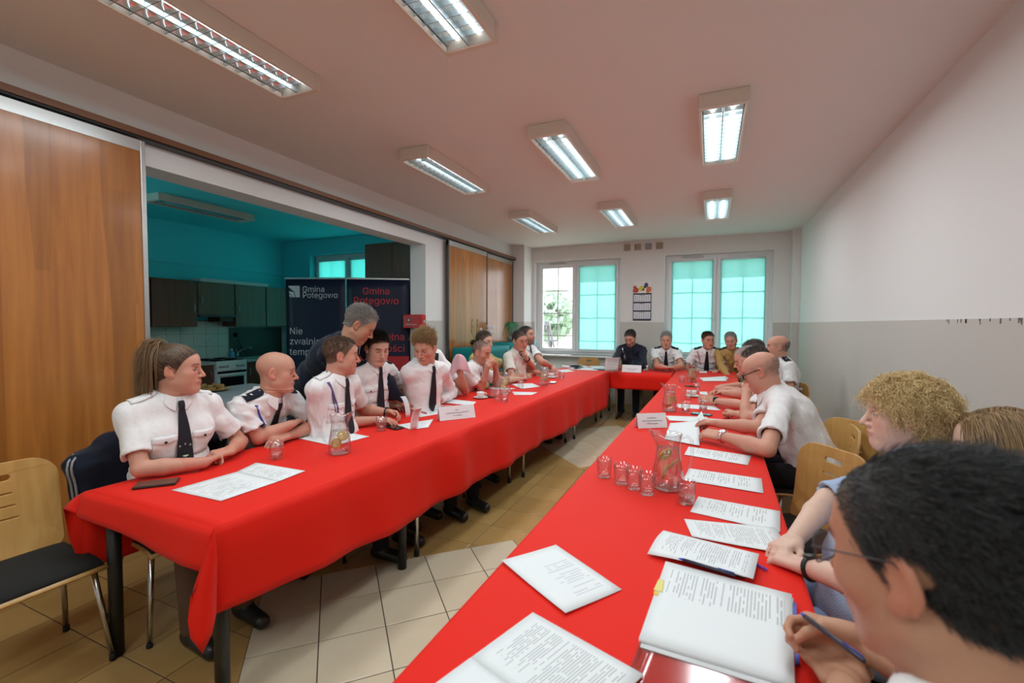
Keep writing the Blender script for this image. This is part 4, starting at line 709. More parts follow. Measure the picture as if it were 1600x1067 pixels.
def pen(label, p0, p1, body, cap, r_=.0045):
    p0, p1 = np.array(p0), np.array(p1); d = p1 - p0; t = thing('pen', label, 'pen', p0, 0, 'pens'); mb = MB(); mb.tube([d * .10, d * .98, d], [r_, r_, r_ * .5], 8); mb.build('barrel', body, t, True); mb = MB(); mb.tube([d * 0, d * .10], [r_ * .2, r_], 8); mb.build('tip', cap, t, True); mb = MB(); s_ = np.array([0, 0, r_ * 1.2]); mb.tube([d * .70 + s_, d * .97 + s_], r_ * .3, 5); mb.build('clip', cap, t, True); return t
bluep = mat('blue_pen_plastic', (.03, .04, .45), .3); redpm = mat('red_pen_plastic', (.55, .03, .03), .3); tealp = mat('teal_pen_plastic', (.05, .35, .38), .3); purp = mat('purple_pen_plastic', (.16, .05, .45), .3)
pen('dark pen with a blue clip lying along the black notebook', onZ(1060, 872, TZ + .024), onZ(1150, 899, TZ + .024), mat('dark_pen', (.03, .03, .05), .3), bluep, .005); pen('purple pen lying beyond the booklet near the table edge', onZ(1200, 891, TZ + .005), onZ(1178, 880, TZ + .005), purp, purp, .004)
pen('red pen on the white pages of the left table', onZ(651, 641, TZ + .006), onZ(667, 646, TZ + .006), redpm, redpm); pen('red and white pen behind the left name card', onZ(676, 634, TZ + .006), onZ(706, 634, TZ + .006), wenamel, redpm, .004); pen('teal pen beside the clasped hands of the right row', onZ(1123, 609, TZ + .005), onZ(1133, 610, TZ + .005), tealp, chrome)
# phones
def phone(label, p, deg, col, screen=(.01, .01, .012), size=(.075, .155, .009)):
    t = thing('phone', label, 'phone', (p[0], p[1], TZ), math.radians(deg), 'phones on the tables'); a, b, h = size; mb = MB(); mb.bb((-a / 2, -b / 2, 0), (a / 2, b / 2, h)); mb.build('phone_case', mat('phone_%d' % abs(hash(str(col)) % 9999), col, .35), t, bevel=.004, seg=3); mb = MB(); mb.bb((-a / 2 + .004, -b / 2 + .005, h - .0005), (a / 2 - .004, b / 2 - .005, h + .0006)); mb.build('screen', mat('screen_%d' % abs(hash(str(screen)) % 9999), screen, .12, spec=.6), t); return t
phone('black phone at the near end of the left table', onZ(245, 757, TZ), -42, (.03, .022, .02), (.10, .055, .04), (.085, .16, .011)); phone('black phone in front of the person with the black bracelet', onZ(615, 668, TZ), 72, (.012, .012, .014)); phone('black phone behind the near coffee cup on the left table', onZ(764, 620, TZ), 75, (.012, .012, .014)); phone('white phone with dark edge beside the far cup', onZ(864, 598, TZ), 10, (.06, .06, .065), (.72, .74, .76)); phone('black phone at the foot of the far right jug', onZ(1081, 604, TZ), 60, (.012, .012, .014)); phone('phone with teal screen behind the two glasses of the right table', onZ(1096, 648, TZ), 78, (.015, .02, .025), (.06, .20, .22))
# name cards
def name_card(label, px, lines, size, depth=.07, h=.10):
    """px: bottom-left, bottom-right of the front face"""
    a, b = onZ(*px[0], TZ), onZ(*px[1], TZ); d = nrm3(b - a); back = np.array([-d[1], d[0], 0]); L_ = float(np.linalg.norm(b - a)); t = thing('name_card', label, 'name card', tuple(a), math.atan2(d[1], d[0]), 'name cards'); mb = MB(); mb.grid([[(0, 0, 0), (0, depth / 2, h)], [(L_, 0, 0), (L_, depth / 2, h)]]); fr_ = mb.build('front_face', P_BLANK, t, solid=.0008); mb = MB(); mb.grid([[(0, depth, 0), (0, depth / 2, h)], [(L_, depth, 0), (L_, depth / 2, h)]]); mb.build('back_face', P_BLANK, t, solid=.0008); up = nrm3((0, depth / 2, h)); n = np.cross((1, 0, 0), up)
    for k, (s, sc) in enumerate(lines): text_obj('lettering', s, np.array([L_ / 2, 0, 0]) + up * (h * (.72 - .20 * k)) + n * .0012, (1, 0, 0), up, size * sc, ink, fr_)
    return t
name_card('white folded name card on the left table before the curly-haired person', [(687.5, 658), (743, 652)], [('Prezes', 1), ('Zarządu Oddziału Gminnego Związku OSP', 1), ('RP w Potęgowie', 1)], .0135)
name_card('white folded name card on the right table in front of the jug with lemon', [(997.5, 669.5), (1043, 668)], [('Przewodniczący', 1), ('Zarządu Oddziału Gminnego Związku', 1), ('OSP RP w Potęgowie', 1)], .0125); name_card('white folded name card on the back table before the uniformed person', [(971.5, 581), (1001.5, 582.5)], [('Burmistrz', 0.001), ('Zarząd Oddziału Gminnego', 1), ('Związku OSP RP', 1)], .019, h=.11)
# glassware
gl = glass_mat('clear_glass', (.97, .98, .98)); wat = glass_mat('still_water', (.96, .97, .98)); lemon = mat('lemon_flesh', (.80, .48, .04), .4, noise=.5, nscale=60, col2=(.85, .66, .22)); peel = mat('lemon_peel', (.72, .46, .02), .4); orange = mat('orange_flesh', (.75, .30, .05), .4)
def jug(label, p, deg, s=1., lemon_at=((.0, .09, .3), (.5, .12, 1.2)), fill=.155):
    t = thing('glass_jug', label, 'jug', (p[0], p[1], TZ), math.radians(deg), 'glass water jugs'); prof = [(.0, .004), (.050, .002), (.058, .012), (.062, .035), (.058, .08), (.049, .13), (.045, .165), (.047, .195), (.053, .225)]
    mb = MB(); seg = 28; V = []
    pr = prof + [(r_ - .0028, z) for r_, z in reversed(prof[1:])] + [(0, .010)]
    for i, (r_, z) in enumerate(pr):
        for k in range(seg):
            a = 2 * math.pi * k / seg; sp = max(0, math.cos(a)) ** 6 * max(0, (z - .17) / .055) * .030; V.append(((r_ + sp) * math.cos(a) * s, r_ * math.sin(a) * s, (z + sp * .5) * s))
    mb.add(V, [(i * seg + k, i * seg + (k + 1) % seg, (i + 1) * seg + (k + 1) % seg, (i + 1) * seg + k) for i in range(len(pr) - 1) for k in range(seg)]); mb.build('body', gl, t, True)
    mb = MB(); mb.tube([np.array(q) * s for q in ((-.050, 0, .205), (-.075, 0, .212), (-.094, 0, .195), (-.098, 0, .15), (-.092, 0, .10), (-.080, 0, .065), (-.064, 0, .055))], .0065 * s, 10); mb.build('handle', gl, t, True)
    wp = [(r_ - .0034, z) for r_, z in prof[1:] if z <= fill]; wp = [(.0, .012)] + [(r_, max(z, .012)) for r_, z in wp] + [(np.interp(fill, [q[1] for q in prof], [q[0] for q in prof]) - .0034, fill), (0, fill)]; mb = MB(); mb.lathe([(r_ * s, z * s) for r_, z in wp], 24, cap=False); mb.build('water', wat, t, True)
    for k, (a, z, tl_) in enumerate(lemon_at):
        mb = MB(); mb.lathe([(0, -.003), (.027 * s, -.003), (.027 * s, .003), (0, .003)], 18, cap=False); o = mb.build('lemon_slice', lemon if k != 1 else (lemon if len(lemon_at) < 3 else orange), t, auto=40); o.location = (.018 * math.cos(a * 6.28) * s, .018 * math.sin(a * 6.28) * s, z * s); o.rotation_euler = (tl_, .5 * tl_, a)
        mb = MB(); mb.tube([(.0275 * math.cos(u) * s, .0275 * math.sin(u) * s, 0) for u in np.linspace(0, 6.28, 20, endpoint=False)], .0032 * s, 6, closed=True); mb.build('peel', peel, o, True)
    return t
jug('glass jug with orange slices at the near end of the left table', onZ(531, 708, TZ), 30, 1.0, ((.1, .10, 1.2), (.55, .06, 1.5)), .13); jug('glass jug with lemon beside three glasses on the left table', onZ(789, 615, TZ), 28, 1.0, ((.2, .12, 1.4), (.6, .08, .9))); jug('glass jug near the far end of the left table', onZ(850, 601.5, TZ), 130, .95, ((.2, .11, 1.2), (.6, .07, .6)), .13)
jug('glass jug on the back table before the grey-haired person', onZ(1024, 578.5, TZ), 200, .95, ((.1, .10, 1.3), (.6, .06, .9))); jug('glass jug with red fruit on top at the right end of the tables', onZ(1081, 597, TZ), 150, 1.05, ((.1, .13, 1.2), (.4, .08, 1.4), (.8, .04, 1.0)), .17); jug('glass jug with a lemon slice in the middle of the right table', onZ(1046, 642, TZ), 175, 1.0, ((.6, .10, 1.4), (.2, .05, .7)), .165); jug('large glass jug with lemon peel on the near part of the right table', onZ(1043, 763, TZ), 205, 1.12, ((.1, .14, 1.0), (.45, .10, .8), (.8, .06, 1.3)), .165)
for k, (dx, dy) in enumerate(((-.02, 0), (.025, .01))):
    p = onZ(1081, 597, TZ); mb = MB(); mb.lathe([(0, -.014), (.012, -.008), (.016, 0), (.011, .010), (0, .014)], 10, cap=False); o = tag(mb.build('strawberry', mat('strawberry_red', (.60, .03, .06), .35), None, True), ('strawberry floating on the left in the far right jug', 'strawberry floating on the right in the far right jug')[k], 'strawberry', 'strawberries in the jug'); o.location = (p[0] + dx, p[1] + dy, TZ + .192)
def tumbler(label, p, fill=.0, s=1.):
    t = thing('drinking_glass', label, 'glass', (p[0], p[1], TZ), 0, 'drinking glasses'); mb = MB(); mb.lathe([(r_ * s, z * s) for r_, z in ((0, 0), (.029, 0), (.032, .004), (.034, .04), (.037, .092), (.0355, .092), (.0325, .042), (.029, .014), (0, .012))], 24, cap=False); mb.build('glass_body', gl, t, True)
    mb = MB(); mb.tube([(.0362 * s * math.cos(u), .0362 * s * math.sin(u), .0915 * s) for u in np.linspace(0, 6.28, 24, endpoint=False)], .0012 * s, 6, closed=True); mb.build('rim', gl, t, True)
    if fill: mb = MB(); mb.lathe([(r_ * s, z * s) for r_, z in ((0, .0145), (.028, .0145), (.030, .03), (.031 + .03 * (fill - .03) * .6, fill), (0, fill))], 20, cap=False); mb.build('water', wat, t, True)
    return t
for x, y, f_, l in ((432, 716, .035, 'glass in front of the seated person with the ponytail'), (596, 672, .02, 'glass beside the black phone before the person with the black bracelet'), (771, 621.5, 0, 'leftmost of three glasses by the lemon jug on the left table'), (777, 625.5, 0, 'middle of three glasses by the lemon jug on the left table'), (788.5, 628, .02, 'nearest of three glasses by the lemon jug on the left table'), (813.5, 607, 0, 'single glass right of the lemon jug on the left table'), (870.5, 590.5, .02, 'left glass of the far pair on the left table'), (878, 591.5, .02, 'right glass of the far pair on the left table'),
                    (1011, 579, 0, 'glass left of the jug on the back table'), (1065.5, 598.5, .02, 'glass left of the far right jug'), (1088.5, 611.5, 0, 'glass by the clasped hands on the right table'), (1075, 623, .0, 'glass beside the cup on the right table'), (1071, 644.5, .02, 'left of two glasses by the teal-screened phone'), (1098.5, 641.5, .02, 'right of two glasses by the teal-screened phone'),
                    (944, 745, .0, 'first glass of the row of four, farthest from the near jug'), (971, 755, .0, 'second glass of the row of four beside the near jug'), (990.5, 763, .0, 'third glass of the row of four beside the near jug'), (1011, 771.5, .0, 'last glass of the row of four, touching the near jug'), (1072, 786, .03, 'single glass between the near jug and the printed list')): tumbler(l, onZ(x, y, TZ), f_)
china = mat('white_china', (.74, .73, .70), .2)
def cup(label, p, deg=0):
    t = thing('coffee_cup', label, 'cup', (p[0], p[1], TZ), math.radians(deg), 'coffee cups'); mb = MB(); mb.lathe([(0, .012), (.022, .012), (.036, .030), (.041, .062), (.039, .062), (.034, .032), (.02, .018), (0, .017)], 22, cap=False); mb.build('cup_body', china, t, True); mb = MB(); mb.tube([(.038, 0, .052), (.056, 0, .050), (.060, 0, .038), (.035, 0, .026)], .004, 8); mb.build('handle', china, t, True)
    s_ = MB(); s_.lathe([(0, .004), (.03, .004), (.070, .014), (.073, .012), (.035, 0), (0, 0)], 26, cap=False); tag(s_.build('saucer', china, None, True), label.replace('cup', 'saucer under the cup', 1).replace('white coffee saucer', 'white saucer'), 'saucer', 'saucers'); o = bpy.data.objects[-1] if False else None
    for q in COL.objects:
        if q.name.startswith('saucer') and q.location.length == 0: q.location = (p[0], p[1], TZ)
    c = MB(); c.lathe([(0, .050), (.037, .050)], 20, cap=False); c.build('coffee', mat('coffee', (.05, .02, .01), .2), t); return t
cup('white coffee cup before the person in the long-sleeved shirt, left table', onZ(751, 622, TZ), 30); cup('white coffee cup at the far end of the left table', onZ(862, 590, TZ), 20); cup('white coffee cup on the right table beside a glass', onZ(1082, 619.5, TZ), 200)
t = thing('milk_pot', 'small white folded card standing between the papers of the left table', 'card', tuple(onZ(681, 642, TZ))); mb = MB(); mb.grid([[(-.03, -.02, 0), (-.03, 0, .05)], [(.03, -.02, 0), (.03, 0, .05)]]); mb.build('front_face', P_BLANK, t, solid=.001); mb = MB(); mb.grid([[(-.03, .02, 0), (-.03, 0, .05)], [(.03, .02, 0), (.03, 0, .05)]]); mb.build('back_face', P_BLANK, t, solid=.001); t.name = 'folded_card'
curled('pages held up by the person in the dark navy dress uniform', onZ(945, 580, .80), onZ(966, 579, .80), .20, .03, P_TEXT)
# ---------------------------------------------------------------- implicit-surface modeller (numpy)
def nrm(v):
    v = np.asarray(v, float); return v / (np.linalg.norm(v) + 1e-12)
class SDF:
    """ordered list of primitives; op 'u' smooth union, 's' smooth subtraction"""
    def __init__(self): self.p = []
    def add(self, kind, data, c, R, k, op='u'): self.p.append((kind, data, np.asarray(c, float), float(R), k, op)); return self
    def cone(self, a, b, ra, rb, k=.02, op='u'):
        a = np.asarray(a, float); b = np.asarray(b, float)
        return self.add('c', (a, b - a, ra, rb), (a + b) / 2, np.linalg.norm(b - a) / 2 + max(ra, rb), k, op)
    def ell(self, c, r, M=None, k=.02, op='u'):
        M = np.eye(3) if M is None else np.asarray(M, float)
        return self.add('e', (M, np.asarray(r, float)), c, max(r), k, op)
    def box(self, c, hs, r, M=None, k=.02, op='u'):
        M = np.eye(3) if M is None else np.asarray(M, float); hs = np.asarray(hs, float)
        return self.add('b', (M, hs - r, r), c, np.linalg.norm(hs), k, op)
    def plane(self, c, n, k=.004):                      # keeps the side opposite to n
        return self.add('p', nrm(n), c, 1e9, k, 'i')
    def ev(self, P, sel=None):
        D = np.full(len(P), 1.0)
        for i in (range(len(self.p)) if sel is None else sel):
            kind, q, c, R, k, op = self.p[i]
            if kind == 'c':
                a, ba, ra, rb = q
                v = P - a; t = np.clip(v @ ba / (ba @ ba + 1e-12), 0, 1)
                v -= t[:, None] * ba; d = np.sqrt(np.einsum('ij,ij->i', v, v)) - (ra + (rb - ra) * t)
            elif kind == 'e':
                M, r = q; v = (P - c) @ M.T; w = v / r
                k0 = np.sqrt(np.einsum('ij,ij->i', w, w)); w /= r
                k1 = np.sqrt(np.einsum('ij,ij->i', w, w)) + 1e-9; d = k0 * (k0 - 1) / k1
                d = np.where(k0 < .05, -min(r), d)
            elif kind == 'b':
                M, hs, r = q; v = np.abs((P - c) @ M.T) - hs
                d = np.linalg.norm(np.maximum(v, 0), axis=1) + np.minimum(v.max(1), 0) - r
            elif kind == 'p':
                d = (P - c) @ q
            if op == 'u':
                h = np.maximum(k - np.abs(D - d), 0) / k; D = np.minimum(D, d) - h * h * k * .25
            elif op == 's':
                h = np.maximum(k - np.abs(D + d), 0) / k; D = np.maximum(D, -d) + h * h * k * .25
            else:
                h = np.maximum(k - np.abs(D - d), 0) / k; D = np.maximum(D, d) + h * h * k * .25
        return D
    def bounds(self, pad=.02):
        lo = np.array([1e9] * 3); hi = -lo
        for kind, q, c, R, k, op in self.p:
            if op != 'u': continue
            if kind == 'c':
                a, ba, ra, rb = q; pts = [a - ra, a + ra, a + ba - rb, a + ba + rb]
            else: pts = [c - R, c + R]
            for x in pts: lo = np.minimum(lo, x); hi = np.maximum(hi, x)
        return lo - pad, hi + pad
def axis(lo, hi, h, fine=()):
    """grid lines with spacing h, finer inside the given (a, b, h) ranges"""
    xs = [lo]
    while xs[-1] < hi:
        s = h
        for a, b, hf in fine:
            if a - h < xs[-1] < b: s = min(s, hf)
        xs.append(xs[-1] + s)
    return np.array(xs)
def polygonise(S, h, fine=None, disp=None, lo=None, hi=None):
    """naive surface nets of the zero set of S -> (verts, quads)"""
    b0, b1 = S.bounds()
    if lo is not None: b0 = np.maximum(b0, lo)
    if hi is not None: b1 = np.minimum(b1, hi)
    A = [axis(b0[i], b1[i], h, [] if fine is None else [(f[0][i], f[1][i], f[2]) for f in fine]) for i in range(3)]
    n = [len(a) for a in A]; B = 10
    D = np.full(n, 1.0, np.float32)
    C = np.array([q[2] for q in S.p]); RR = np.array([q[3] + q[4] for q in S.p])
    nb = [(m + B - 1) // B for m in n]
    cen = []; rad = []; idx = []
    ax_c = []; ax_h = []
    for a in A:
        cc = []; hh = []
        for j in range(0, len(a), B):
            e = a[min(j + B, len(a) - 1)]; cc.append((a[j] + e) / 2); hh.append((e - a[j]) / 2 + h)
        ax_c.append(np.array(cc)); ax_h.append(np.array(hh))
    G = np.stack(np.meshgrid(*ax_c, indexing='ij'), -1).reshape(-1, 3)
    Hh = np.stack(np.meshgrid(*ax_h, indexing='ij'), -1).reshape(-1, 3)
    rad = np.linalg.norm(Hh, axis=1)
    d0 = S.ev(G)
    I = np.stack(np.meshgrid(*[np.arange(len(a)) for a in ax_c], indexing='ij'), -1).reshape(-1, 3)
    for g, r, d, ii in zip(G, rad, d0, I):
        s = tuple(slice(i * B, min(i * B + B, m)) for i, m in zip(ii, n))
        if abs(d) > r * 1.25 + .02:
            D[s] = 1.0 if d > 0 else -1.0; continue
        sel = np.nonzero(np.linalg.norm(C - g, axis=1) < RR + r + .01)[0]
        if len(sel) == 0: continue
        P = np.stack(np.meshgrid(*[A[i][s[i]] for i in range(3)], indexing='ij'), -1)
        sh = P.shape[:3]; P = P.reshape(-1, 3)
        v = S.ev(P, sel)
        if disp is not None: v = v + disp(P)
        D[s] = v.reshape(sh)
    for i in range(3):                                   # close the border
        s = [slice(None)] * 3; s[i] = 0; D[tuple(s)] = np.maximum(D[tuple(s)], 1e-4); s[i] = -1; D[tuple(s)] = np.maximum(D[tuple(s)], 1e-4)
    N = D < 0
    cnt = np.zeros([m - 1 for m in n], np.int8)
    off = [(a, b, c) for a in (0, 1) for b in (0, 1) for c in (0, 1)]
    for a, b, c in off: cnt += N[a:n[0] - 1 + a, b:n[1] - 1 + b, c:n[2] - 1 + c]
    act = np.argwhere((cnt > 0) & (cnt < 8))
    if len(act) == 0: return np.zeros((0, 3)), np.zeros((0, 4), int)
    V = np.zeros((len(act), 3)); W = np.zeros(len(act))
    def val(o): return D[act[:, 0] + o[0], act[:, 1] + o[1], act[:, 2] + o[2]].astype(float)
    def pos(o): return np.stack([A[i][act[:, i] + o[i]] for i in range(3)], 1)
    for o in off:
        for i in range(3):
            if o[i]: continue
            q = list(o); q[i] = 1
            a, b = val(o), val(q); m = (a < 0) != (b < 0)
            t = np.where(m, a / np.where(m, a - b, 1), 0)
            V += np.where(m[:, None], pos(o) + (pos(q) - pos(o)) * t[:, None], 0); W += m
    V /= W[:, None]
    ID = np.full([m - 1 for m in n], -1, np.int64); ID[act[:, 0], act[:, 1], act[:, 2]] = np.arange(len(act))
    F = []
    for i in range(3):
        j, k = (i + 1) % 3, (i + 2) % 3
        s0 = [slice(1, -1)] * 3; s0[i] = slice(0, n[i] - 1); s1 = list(s0); s1[i] = slice(1, n[i])
        a = N[tuple(s0)]; b = N[tuple(s1)]
        e = np.argwhere(a != b)
        fl = a[e[:, 0], e[:, 1], e[:, 2]]
        c = e.copy(); c[:, j] += 1; c[:, k] += 1
        def cell(dj, dk):
            x = c.copy(); x[:, j] -= dj; x[:, k] -= dk; return ID[x[:, 0], x[:, 1], x[:, 2]]
        q = np.stack([cell(1, 1), cell(0, 1), cell(0, 0), cell(1, 0)], 1)
        q[~fl] = q[~fl][:, ::-1]
        F.append(q)
    F = np.concatenate(F); F = F[(F >= 0).all(1)]
    return V, F
def trace(S, O, Dr, iters=48, far=1.2):
    """sphere-traces rays O + t*Dr to the surface of S"""
    O = np.array(O, float); Dr = np.asarray(Dr, float)
    if Dr.ndim == 1: Dr = np.tile(nrm(Dr), (len(O), 1))
    t = np.zeros(len(O))
    for _ in range(iters):
        d = S.ev(O + Dr * t[:, None]); t = np.minimum(t + np.clip(d, -.05, .2) * .8, far)
    return O + Dr * t[:, None], t
def grad(S, P, e=.003):
    g = np.stack([S.ev(P + np.eye(3)[i] * e) - S.ev(P - np.eye(3)[i] * e) for i in range(3)], 1)
    return g / (np.linalg.norm(g, axis=1, keepdims=True) + 1e-9)
# ---------------------------------------------------------------- people
def frame(f, up=(0, 0, 1)):
    """rows: right, forward, up"""
    f = nrm(f); r = nrm(np.cross(f, up)); u = np.cross(r, f); return np.array([r, f, u])
def head_rows(yaw, pitch, roll=0):
    """yaw in degrees (0 = +X, 90 = +Y), pitch > 0 looks down, roll > 0 tips towards the right ear"""
    a, b, c = map(math.radians, (yaw, -pitch, roll))
    f = np.array([math.cos(a) * math.cos(b), math.sin(a) * math.cos(b), math.sin(b)]); M = frame(f)
    r = M[0] * math.cos(c) - M[2] * math.sin(c); u = M[0] * math.sin(c) + M[2] * math.cos(c)
    return np.array([r, M[1], u])
def head_sdf(S, o, M, s, jaw=1., fat=0., nose=1., fem=0., ears=1.):
    """adds a head (local x right, y forward, z up, origin between the ears) to S"""
    T = lambda x, y, z: o + s * (np.array([x, y, z]) @ M)
    E = lambda c, r, k=.02, op='u', N=M: S.ell(T(*c), np.array(r) * s, N, k * s, op)
    Cn = lambda a, b, ra, rb, k=.02, op='u': S.cone(T(*a), T(*b), ra * s, rb * s, k * s, op)
    E((0, -.014, .043), (.0755, .098, .082))
    E((0, .036, .040), (.062, .055, .062), .03)
    E((0, .026, -.012), (.0625, .06, .072), .03)
    E((0, .030, -.055), (.052 * jaw, .052, .045), .03)
    for q in (-1, 1):
        Cn((q * .052 * jaw, .000, -.052), (q * .020, .068, -.090), .016 + .004 * fat, .015, .03)
        E((q * .043, .056, -.014), (.023, .024, .020), .03)
        if fat: E((q * .040, .045, -.050), (.026, .030, .028), .03)
    Cn((-.030, .081, .031), (.030, .081, .031), .010 - .003 * fem, .010 - .003 * fem, .018)
    E((0, .074, -.089), (.021, .018, .016), .018)
    E((0, .082, -.055), (.026, .014, .024), .02)                                                # muzzle
    for q in (-1, 1): E((q * .033, .101, .010), (.021, .021, .0125), .014, 's')                  # eye sockets
    Cn((0, .086, .020), (0, .086 + .028 * nose, -.022), .0072, .0098, .012)
    for q in (-1, 1): E((q * .0115, .098, -.027), (.008, .010, .0075), .008)
    E((0, .0940, -.0505), (.025, .0080, .0048), .007)
    E((0, .0930, -.0602), (.021, .0080, .0056), .007)
    Cn((-.026, .1045, -.0556), (.026, .1045, -.0556), .0034, .0034, .004, 's')
    if fat: E((0, .040, -.098), (.040, .040, .024 * fat), .03)
    for q in (-1, 1):
        N = np.array([M[0], M[1], M[2]]); a = q * .32; ca, sa = math.cos(a), math.sin(a)
        N = np.array([ca * M[0] + sa * M[1], -sa * M[0] + ca * M[1], M[2]]); t = -.2
        N = np.array([N[0], math.cos(t) * N[1] + math.sin(t) * N[2], -math.sin(t) * N[1] + math.cos(t) * N[2]])
        E((q * .0765, -.010, .004), (.0075 * ears, .0185, .031), .008, 'u', N)
        E((q * .0845, -.005, .007), (.0055, .0105, .017), .006, 's', N)
        E((q * .074, .002, -.022), (.007, .009, .011), .010)
def hairline(y):
    return np.interp(y, [-.12, -.06, -.03, -.012, .012, .030, .048, .064, .080, .1], [-.055, -.048, -.035, -.004, -.012, .020, .050, .070, .082, .088])
SKIN = {'fair': (.66, .40, .29), 'tan': (.52, .27, .17), 'red': (.62, .31, .22), 'pale': (.70, .46, .36), 'olive': (.50, .29, .19)}
def paint_head(P, L, c, hair, scalp, style, stubble=0, beard=0, brow=(.12, .07, .04), lipstick=0, fem=0, browstr=1.):
    """vertex colours of the skin: lips, brows, shaved scalp, stubble. P = head-local coords / scale, c = colours in place"""
    x, y, z = P[:, 0], P[:, 1], P[:, 2]
    near = (np.abs(x) < .1) & (y > -.13) & (y < .15) & (z > -.125) & (z < .15)
    def mixc(mask, col, a=1.):
        t = np.clip(mask, 0, 1)[:, None] * a * near[:, None]; c[:] = c * (1 - t) + np.array(col) * t
    sm = lambda e0, e1, v: np.clip((v - e0) / (e1 - e0), 0, 1)
    base = c.copy()
    blush = np.exp(-(((np.abs(x) - .045) / .022) ** 2 + ((z + .018) / .022) ** 2)) * (y > .03)
    mixc(blush, base.mean(0) * np.array([1.05, .72, .70]), .5)
    mixc(np.exp(-((x / .016) ** 2 + ((z + .022) / .016) ** 2)) * (y > .085), base.mean(0) * np.array([1.05, .75, .72]), .45)
    ear = sm(.074, .080, np.abs(x)) * (np.abs(y + .01) < .03) * (np.abs(z) < .045); mixc(ear, base.mean(0) * np.array([1.05, .70, .66]), .55)
    if stubble or beard:
        q = sm(.02, -.02, z + .030 - .45 * np.maximum(.045 - y, 0) * 0) * sm(-.02, .015, y) * sm(-.135, -.11, z) ; q = q * (1 - np.exp(-((x / .03) ** 2 + ((z + .0) / .03) ** 2)))
        q = np.clip(q * sm(-.004, -.03, z + .25 * (y - .09)), 0, 1)
        mixc(q, hair, max(stubble * .35, beard * .8))
    lip = np.exp(-((x / .025) ** 4 + ((z + .0555) / .0098) ** 4)) * (y > .08)
    mixc(lip, base.mean(0) * np.array([.95, .56, .55]) if not lipstick else (.5, .10, .10), .75)
    mixc(np.exp(-((x / .025) ** 4 + ((z + .0557) / .0022) ** 2)) * (y > .08), base.mean(0) * .3, .8)  # shade of the crease between the lips, painted as a dark line
    bz = .033 + .006 * np.clip((np.abs(x) - .012) / .03, 0, 1) - .009 * np.clip((np.abs(x) - .036) / .014, 0, 1)
    bm_ = np.exp(-((z - bz) / (.0050 - .0012 * fem)) ** 4) * sm(.009, .014, np.abs(x)) * sm(.054, .046, np.abs(x)) * (y > .05)
    mixc(bm_, brow, .85 * browstr)
    eyeshade = np.exp(-(((np.abs(x) - .033) / .02) ** 2 + ((z - .01) / .012) ** 2)) * (y > .05); mixc(eyeshade, base.mean(0) * np.array([.78, .62, .6]), .5)
    for q in (-1, 1): mixc(np.exp(-(((x - q * .007) / .0035) ** 2 + ((z + .0335) / .003) ** 2)) * (y > .09), base.mean(0) * .25, .8)
    hm = hair_mask(P, style); mixc(sm(-.006, .018, hm) if style in ('balding', 'high') else sm(-.004, .007, hm), scalp[0], scalp[1])
    return c
def hair_mask(P, style):
    """signed mask, > 0 where hair grows"""
    x, y, z = P[:, 0], P[:, 1], P[:, 2]
    m = np.minimum(z - hairline(y), .02)
    e = .030 - np.hypot((y + .009) * 1.3, z - .003); e = np.where((np.abs(x) > .066) & (z > -.03), e, -.02); m = np.minimum(m, -e)
    if style in ('balding', 'bald'):
        top = .052 - z + .35 * np.maximum(-.04 - y, 0) ; m = np.minimum(m, top)
    if style == 'receding':
        m = np.minimum(m, np.where((np.abs(x) > .02) & (y > .02), .018 + (np.abs(x) < .03) * .0 + z - .085 - (.0), .02))
        m = np.minimum(m, np.where(y > .0, z - (.050 + .55 * y), .02))
    if style == 'high':
        m = np.minimum(m, np.where(y > .03, z - (.046 + .62 * y), .02))
    return m
def make_eyes(name_parent, o, M, s, yaw=0, pitch=0, iris=(.10, .16, .22), skin=(.6, .36, .27), lidded=0., mat_=None, liner=0):
    """two eyeballs with lids, white, iris and pupil as vertex colours"""
    out = []
    for q in (-1, 1):
        V = []; C_ = []; n, mm = 26, 22; r = .0128
        for i in range(n + 1):
            th = math.pi * i / n                          # from local -x .. +x pole axis = x
            for j in range(mm):
                ph = 2 * math.pi * j / mm
                v = np.array([-math.cos(th), math.sin(th) * math.cos(ph), math.sin(th) * math.sin(ph)])
                V.append(v)
        V = np.array(V); X_, Y_, Z_ = V.T
        C_ = np.tile(np.array(skin) * np.array([.92, .80, .78]), (len(V), 1))
        up = .40 * (1 - lidded) * np.sqrt(np.clip(1 - (X_ / .86) ** 2, 0, 1)); dn = -.34 * np.sqrt(np.clip(1 - (X_ / .86) ** 2, 0, 1))
        op = (Z_ < up) & (Z_ > dn) & (Y_ > 0) & (np.abs(X_) < .86)
        C_[op] = (.72, .69, .66)
        gx, gz = math.sin(math.radians(yaw)), math.sin(math.radians(pitch))
        rr = np.hypot(X_ - gx, Z_ - gz)
        C_[op & (rr < .46)] = iris; C_[op & (rr < .22)] = (.01, .01, .01)
        C_[(np.abs(Z_ - up) < .11) & (Y_ > 0) & (np.abs(X_) < .9)] = (.03, .02, .02) if liner else (.16, .085, .06)
        F = [(i * mm + j, i * mm + (j + 1) % mm, (i + 1) * mm + (j + 1) % mm, (i + 1) * mm + j) for i in range(n) for j in range(mm)]
        c = o + s * (np.array([q * .0325, .0755, .010]) @ M)
        W = c + s * (V * np.array([r * 1.12, r, r * .92])) @ M
        ob = mesh_obj('eye', W, np.array(F), mat_, name_parent, True, cols=C_); out.append(ob)
    return out
